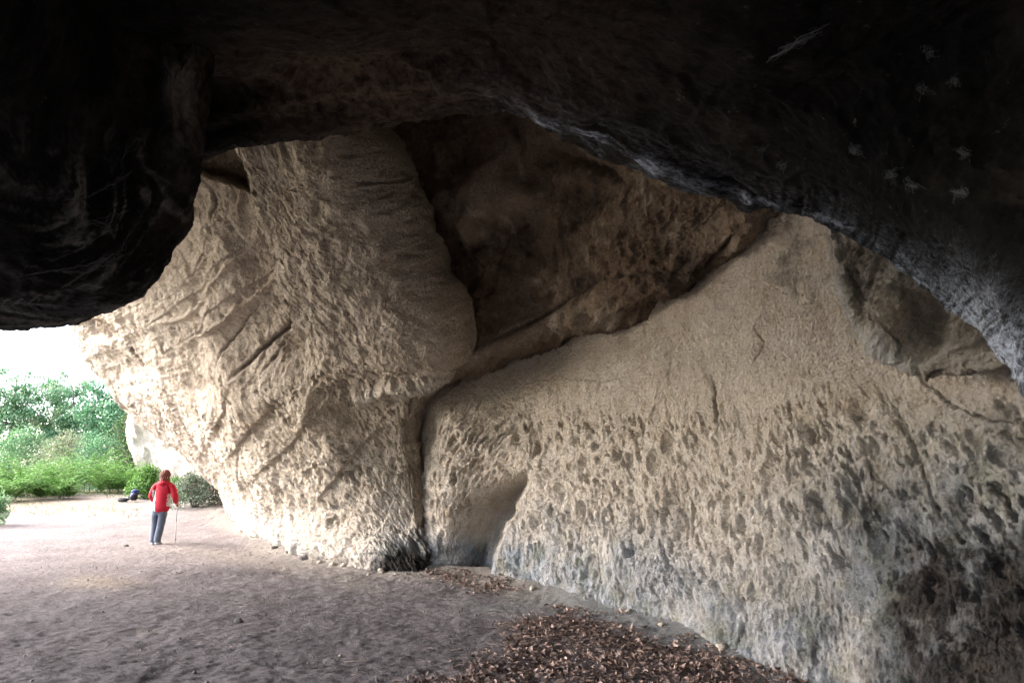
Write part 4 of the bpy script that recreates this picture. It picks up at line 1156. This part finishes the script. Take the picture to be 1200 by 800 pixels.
def star(cx, cy, r, arms, seed):
    rr = random.Random(seed); L = []
    for k in range(arms):
        a = 6.283 * k / arms + rr.random() * 2.0; q = r * (.25 + 1.1 * rr.random() ** 1.5)
        L.append([(cx + rr.random() * 5 - 2, cy + rr.random() * 3), (cx + math.cos(a) * q * .5 + rr.random() * 4 - 2, cy + math.sin(a) * q * .4), (cx + math.cos(a) * q, cy + math.sin(a) * q * .8 + 2)])
    for k in range(16):
        a = rr.random() * 6.283; q = r * .55 * rr.random() ** .5; b = a + (rr.random() - .5) * 2.2; q2 = r * .5 * rr.random() ** .5
        L.append([(cx + math.cos(a) * q, cy + math.sin(a) * q * .8), (cx + math.cos((a + b) / 2) * (q + q2) * .4, cy + math.sin((a + b) / 2) * (q + q2) * .35), (cx + math.cos(b) * q2, cy + math.sin(b) * q2 * .8)])
    return L
for (cx, cy, r, arms, lb) in [(1003, 174, 17, 8, 'ragged grey cobweb on the black roof, leftmost of the star shaped ones'), (1047, 203, 14, 8, 'star shaped cobweb below and between the ragged and the round ones'),
                          (1072, 218, 14, 9, 'small round cobweb low on the black roof, between two star shaped ones'), (1130, 180, 16, 6, 'winged cobweb on the black roof above the rightmost low one'),
                          (1127, 226, 19, 6, 'three armed cobweb on the black roof, lowest at the right'), (1120, 97, 13, 6, 'small fan shaped cobweb high on the roof at the right'),
                          (1087, 58, 15, 6, 'faint cobweb near the top right corner of the roof'), (1082, 104, 16, 5, 'flat wispy cobweb beside the small fan shaped one'),
                          (916, 192, 11, 7, 'tiny cobweb near the edge of the roof above the brown wall'), (892, 174, 15, 6, 'flat cobweb on the roof left of the tiny one')]:
    web(ROOFB, star(cx, cy, r, arms, int(cx)), lb, .0005, .018, 6, 3)
web(ROOFB, [[(899, 72), (910, 60), (925, 46), (950, 36), (972, 26)], [(905, 66), (930, 44), (955, 42)]], 'long drooping grey cobweb high on the black roof', .0008, .03, 11, 14)
for line, lb in [([[(75, 234), (105, 228), (130, 216), (155, 200)]], 'curved cobweb strand on the hanging black rock, halfway up'),
                 ([[(30, 322), (70, 314), (110, 306), (140, 290), (152, 270)], [(60, 316), (100, 316), (150, 296)]], 'long cobweb veil sweeping along the lower hanging rock'),
                 ([[(95, 262), (120, 258), (132, 250), (150, 246)], [(120, 262), (130, 274)]], 'hooked cobweb with a drooping end on the hanging rock'),
                 ([[(0, 362), (20, 350), (45, 348)], [(25, 348), (50, 366), (75, 376)]], 'forked cobweb at the bottom left of the hanging rock'),
                 ([[(140, 190), (150, 170), (165, 160), (178, 150)]], 'short cobweb near the right edge of the hanging rock'),
                 ([[(183, 20), (190, 70), (205, 110), (208, 150)], [(225, 30), (222, 80), (208, 130)]], 'tall upright cobweb veil down the edge of the hanging rock')]:
    web(HANGB, line, lb, .0006, .02, 9, 9)

# ------------------------------------------------------------------ the walker
def skin_mesh(verts, edges, radii, sub=2):
    me = bpy.data.meshes.new('tmp'); me.from_pydata(verts, edges, []); me.update()
    o = bpy.data.objects.new('tmp', me); col.objects.link(o)
    md = o.modifiers.new('s', 'SKIN'); md.use_smooth_shade = True
    for k, r in enumerate(radii):
        me.skin_vertices[0].data[k].radius = r if hasattr(r, '__len__') else (r, r)
        me.skin_vertices[0].data[k].use_root = (k == 0)
    sd_ = o.modifiers.new('d', 'SUBSURF'); sd_.levels = sub; sd_.render_levels = sub
    dg = bpy.context.evaluated_depsgraph_get(); dg.update()
    ev = o.evaluated_get(dg); m2 = bpy.data.meshes.new_from_object(ev, depsgraph=dg)
    v = [tuple(q.co) for q in m2.vertices]; f = [tuple(p.vertices) for p in m2.polygons]
    bpy.data.objects.remove(o); bpy.data.meshes.remove(m2)
    return v, f

def folds(v, amp, seed):
    """cloth wrinkles: pushes points in and out with slanting noise"""
    a = np.array(v); q = a * np.array([9.0, 9.0, 5.0]) + np.stack([a[:, 2] * 6, a[:, 2] * 0, a[:, 0] * 7], 1)
    c = a.copy(); c[:, :2] -= np.array([.02, 0]); c[:, 2] = 0; r = np.maximum(np.linalg.norm(c, axis=1), .02)[:, None]
    return [tuple(x) for x in a + c / r * (amp * fbm(q, 3, seed, .6, True))[:, None]]

def chain(pts, rad, sub=2):
    return skin_mesh(pts, [(i, i + 1) for i in range(len(pts) - 1)], rad, sub)

SKIN = plain_material('skin', (0.55, 0.34, 0.25), .6, .06, 20, 0)
RED = plain_material('red_jacket_cloth', (0.36, 0.010, 0.026), .75, .18, 14, .4)
GREY = plain_material('pale_grey_cloth', (0.48, 0.46, 0.44), .8, .12, 14, .4)
JEAN = plain_material('grey_blue_cloth', (0.085, 0.10, 0.13), .85, .22, 14, .5)
SHOE = plain_material('grey_shoe', (0.34, 0.35, 0.37), .7, .25, 20, .3)
HAIR = plain_material('red_brown_hair', (0.15, 0.045, 0.032), .6, .4, 26, .6)
BLACKP = plain_material('black_plastic', (0.02, 0.02, 0.022), .5, .2, 20, 0)
METAL = plain_material('grey_metal', (0.30, 0.30, 0.32), .35, .15, 20, 0)

def build_person():
    g = G(183, 638); gx_, gy_ = g[0], g[1]; gzv = float(gz(gx_, gy_))
    root = tag(empty('person', (gx_, gy_, gzv)), 'walker in a red jacket with pale side panels and grey trousers, seen from behind', 'person')
    mb = MB()
    V = [(.02, 0, .84), (.035, .0, 1.00), (.055, .0, 1.18), (.06, .0, 1.31), (.055, .02, 1.39), (.045, .035, 1.47), (.045, .03, 1.545),
         (-.065, .0, .80), (-.07, .03, .44), (-.065, .0, .09), (-.07, .10, .04),          # left leg
         (.085, .0, .80), (.055, .0, .44), (.025, -.04, .09), (.03, .07, .04),            # right leg
         (-.115, .0, 1.28), (-.185, -.03, 1.05), (-.165, .15, .90),                       # left arm
         (.235, .0, 1.27), (.335, -.03, 1.02), (.285, .17, .885)]                         # right arm
    E_ = [(0, 1), (1, 2), (2, 3), (3, 4), (4, 5), (5, 6), (0, 7), (7, 8), (8, 9), (9, 10), (0, 11), (11, 12), (12, 13), (13, 14), (3, 15), (15, 16), (16, 17), (3, 18), (18, 19), (19, 20)]
    R = [(.11, .08), (.10, .07), (.11, .07), (.07, .055), .05, (.072, .085), (.068, .08), .085, .058, .042, (.04, .032), .085, .058, .042, (.04, .032), .055, .042, .03, .055, .042, .03]
    mb.add(*skin_mesh(V, E_, R))
    # face turned up the valley to the left: nose, ears, eyes, chin
    for c, r in [((-.035, .065, 1.495), (.018, .016, .022)), ((-.02, .075, 1.435), (.03, .03, .022)), ((.075, -.03, 1.50), (.018, .012, .03)), ((.0, .115, 1.50), (.012, .018, .03)),
                 ((-.020, .045, 1.52), (.012, .012, .01)), ((-.008, .10, 1.52), (.012, .012, .01))]:
        mb.blob(c, r, 3, .05, 10, 8)
    # hands: palm plus four fingers and a thumb, curled
    def hand(w, fwd, sidev, down, curl):
        w, fwd, sidev, down = map(lambda q: np.array(q, float), (w, fwd, sidev, down))
        pc = w + fwd * .045
        mb.add(*chain([tuple(w - fwd * .01), tuple(w + fwd * .035), tuple(w + fwd * .075)], [(.026, .018), (.036, .016), (.036, .015)], 2))
        for k, Lk in enumerate((.070, .078, .074, .058)):
            b = w + fwd * .075 + sidev * (.027 - .018 * k)
            p1 = b + fwd * Lk * .45 + down * Lk * .15 * curl; p2 = p1 + fwd * Lk * .2 + down * Lk * .4 * curl; p3 = p2 - fwd * Lk * .15 * curl + down * Lk * .25
            mb.add(*chain([tuple(b - fwd * .02), tuple(p1), tuple(p2), tuple(p3)], [.009, .009, .008, .006], 1))
        b = w + fwd * .03 + sidev * .032
        mb.add(*chain([tuple(b - sidev * .02), tuple(b + sidev * .015 + fwd * .02), tuple(b + sidev * .012 + fwd * .045 + down * .02), tuple(b + fwd * .062 + down * .035)], [.012, .011, .010, .007], 1))
    hand((.285, .17, .885), (-.15, .95, -.25), (-.95, -.15, .2), (-.2, -.25, -.9), 1.0)
    hand((-.165, .15, .90), (.45, .85, .15), (.3, -.3, .85), (.8, -.35, -.3), .8)
    mb.build('body', SKIN, root)
    # clothes
    J = MB()
    jv = [(.034, 0, .66), (.034, .0, .90), (.045, .0, 1.06), (.06, .0, 1.20), (.06, .0, 1.315), (.058, .01, 1.355), (-.12, .0, 1.285), (-.19, -.03, 1.05), (-.168, .14, .905), (.24, .0, 1.265), (.34, -.03, 1.02), (.288, .155, .89)]
    je = [(3, 4), (2, 3), (1, 2), (0, 1), (4, 5), (4, 6), (6, 7), (7, 8), (4, 9), (9, 10), (10, 11)]
    jr = [(.205, .165), (.185, .142), (.170, .128), (.172, .124), (.105, .088), (.075, .075), (.078, .072), .070, .048, (.078, .072), .070, .048]
    jb = skin_mesh(jv, je, jr, 3); jb = (folds(jb[0], .013, 3), jb[1])
    J.add(*jb)
    ja = J.build('jacket', RED, root); ja.data.materials.append(GREY)
    bm_ = ja.data
    for p in bm_.polygons:
        c = p.center
        tor = .74 < c.z < 1.19 and abs(c.x - .04) < .21
        edge_l = c.x < -.055 - .10 * (c.z - .95) and c.x > -.150 and c.y < .05; edge_r = c.x > .170 and c.x < .235 and c.z > .84
        if tor and (edge_l or (edge_r and c.x > .19 and c.z < 1.1)) : p.material_index = 1
        if c.z < .86 and c.x < -.03 and c.x > -.17: p.material_index = 1
    hd = MB(); hd.add(*chain([(-.045, .03, 1.36), (-.02, -.075, 1.335), (.06, -.115, 1.325), (.14, -.07, 1.335), (.165, .03, 1.36)], [.03, .045, .055, .045, .03]))
    hd.build('hood', RED, root)
    T = MB()
    tv = [(.028, 0, .95), (.022, 0, .76), (-.068, .0, .68), (-.078, .03, .43), (-.072, .0, .12), (-.072, .0, .05), (.09, .0, .68), (.062, .0, .43), (.03, -.035, .12), (.028, -.035, .05)]
    te = [(0, 1), (1, 2), (2, 3), (3, 4), (4, 5), (1, 6), (6, 7), (7, 8), (8, 9)]
    tr = [(.105, .08), (.148, .112), .098, .078, .072, .074, .098, .076, .070, .072]
    tb = skin_mesh(tv, te, tr, 3); T.add(folds(tb[0], .014, 9), tb[1]); T.build('trousers', JEAN, root)
    for x, y in ((-.072, .03), (.028, -.005)):
        s_ = MB(); s_.add(*chain([(x, y - .075, .045), (x, y + .02, .055), (x - .01, y + .12, .035), (x - .012, y + .17, .03)], [(.048, .045), (.05, .045), (.048, .033), (.04, .026)], 2))
        s_.build('shoe', SHOE, root)
    H = MB()
    for k in range(46):
        th = math.acos(1 - 1.5 * (k + .5) / 46); ph = k * 2.39996
        d = np.array([math.sin(th) * math.cos(ph), math.sin(th) * math.sin(ph), math.cos(th)])
        if d[0] < -.38 and d[2] < .5 and d[1] > -.55: continue
        c = np.array([.058, .018, 1.515]) + d * np.array([.080, .085, .090])
        H.blob(c, (.032, .030, .026), k, .6, 10, 8, 2.6)
    for k in range(12):                                     # loose locks at the nape
        a = -2.6 + k * .28; c = np.array([.06 + .085 * math.cos(a), .01 + .09 * math.sin(a), 1.42 - .02 * (k % 3)])
        H.blob(c, (.026, .026, .045), k + 60, .5, 8, 7, 2.2)
    H.build('hair', HAIR, root)
    # trekking pole held in the right hand
    hx = np.array([gx_ + .262, gy_ + .255, gzv])
    gp = np.array([gx_ + .275, gy_ + .30, float(gz(gx_ + .275, gy_ + .30))])
    pr = tag(empty('trekking_pole', gp), 'thin trekking pole held in the walker right hand, tip on the ground', 'trekking pole')
    tp_ = hx - gp + np.array([0, 0, .95]); at = lambda t: tp_ * t
    a = MB(); a.tube([at(0.03), at(.5)], .0075, 8); a.tube([at(.48), at(.86)], .0095, 8); a.build('shaft', METAL, pr)
    a = MB(); a.tube([at(.84), at(.87), at(.93), at(.98), at(1.0)], [.013, .016, .014, .018, .010], 10); a.build('grip', BLACKP, pr)
    a = MB(); a.tube([at(.075), at(.085)], [.032, .028], 14); a.build('basket', BLACKP, pr)
    a = MB(); a.tube([at(0.0), at(.04)], [.003, .006], 8); a.build('tip', METAL, pr)
    a = MB(); c0 = at(.99); a.tube([c0, c0 + np.array([.03, -.02, -.05]), c0 + np.array([.035, -.03, -.12]), c0 + np.array([.01, -.01, -.10]), c0 + np.array([0, 0, -.03])], .005, 5); a.build('wrist_strap', BLACKP, pr)
build_person()

# ------------------------------------------------------------------ backpack by the bushes
def build_backpack():
    g = ground_at(154, 24.2); r = tag(empty('backpack', (g[0], g[1], float(gz(g[0], g[1]))), .5), 'dark blue backpack left leaning on the ground below the green bush', 'backpack')
    BL = plain_material('navy_nylon', (0.018, 0.032, 0.11), .6, .25, 12, .4); BK = plain_material('black_nylon', (0.012, 0.012, 0.014), .7, .2, 12, .3)
    lean = lambda x, y, z: (x + .22 * z, y, z * .9)
    m_ = MB(); v, f = chain([lean(0, 0, .06), lean(0, 0, .22), lean(0, -.01, .40)], [(.17, .12), (.18, .13), (.15, .11)], 2); m_.add(v, f); m_.build('pack_body', BL, r)
    m_ = MB(); m_.blob(lean(0, -.01, .405), (.135, .10, .065), 2, .2); m_.build('lid', BL, r)
    m_ = MB(); m_.blob(lean(.02, -.13, .18), (.12, .05, .12), 4, .15); m_.build('front_pocket', BK, r)
    for sx in (-.09, .09):
        m_ = MB(); m_.tube([lean(sx, .11, .42), lean(sx * 1.3, .22, .30), lean(sx * 1.3, .2, .14), lean(sx, .11, .07)], .02, 6); m_.build('shoulder_strap', BK, r)
    m_ = MB(); m_.blob((-.27, -.06, .07), (.17, .11, .09), 8, .3); 
    o = m_.build('bag', BK); o.location = r.location; tag(o, 'small black bag lying beside the dark blue backpack', 'bag')
build_backpack()
print('all', round(time.time() - T0, 1))
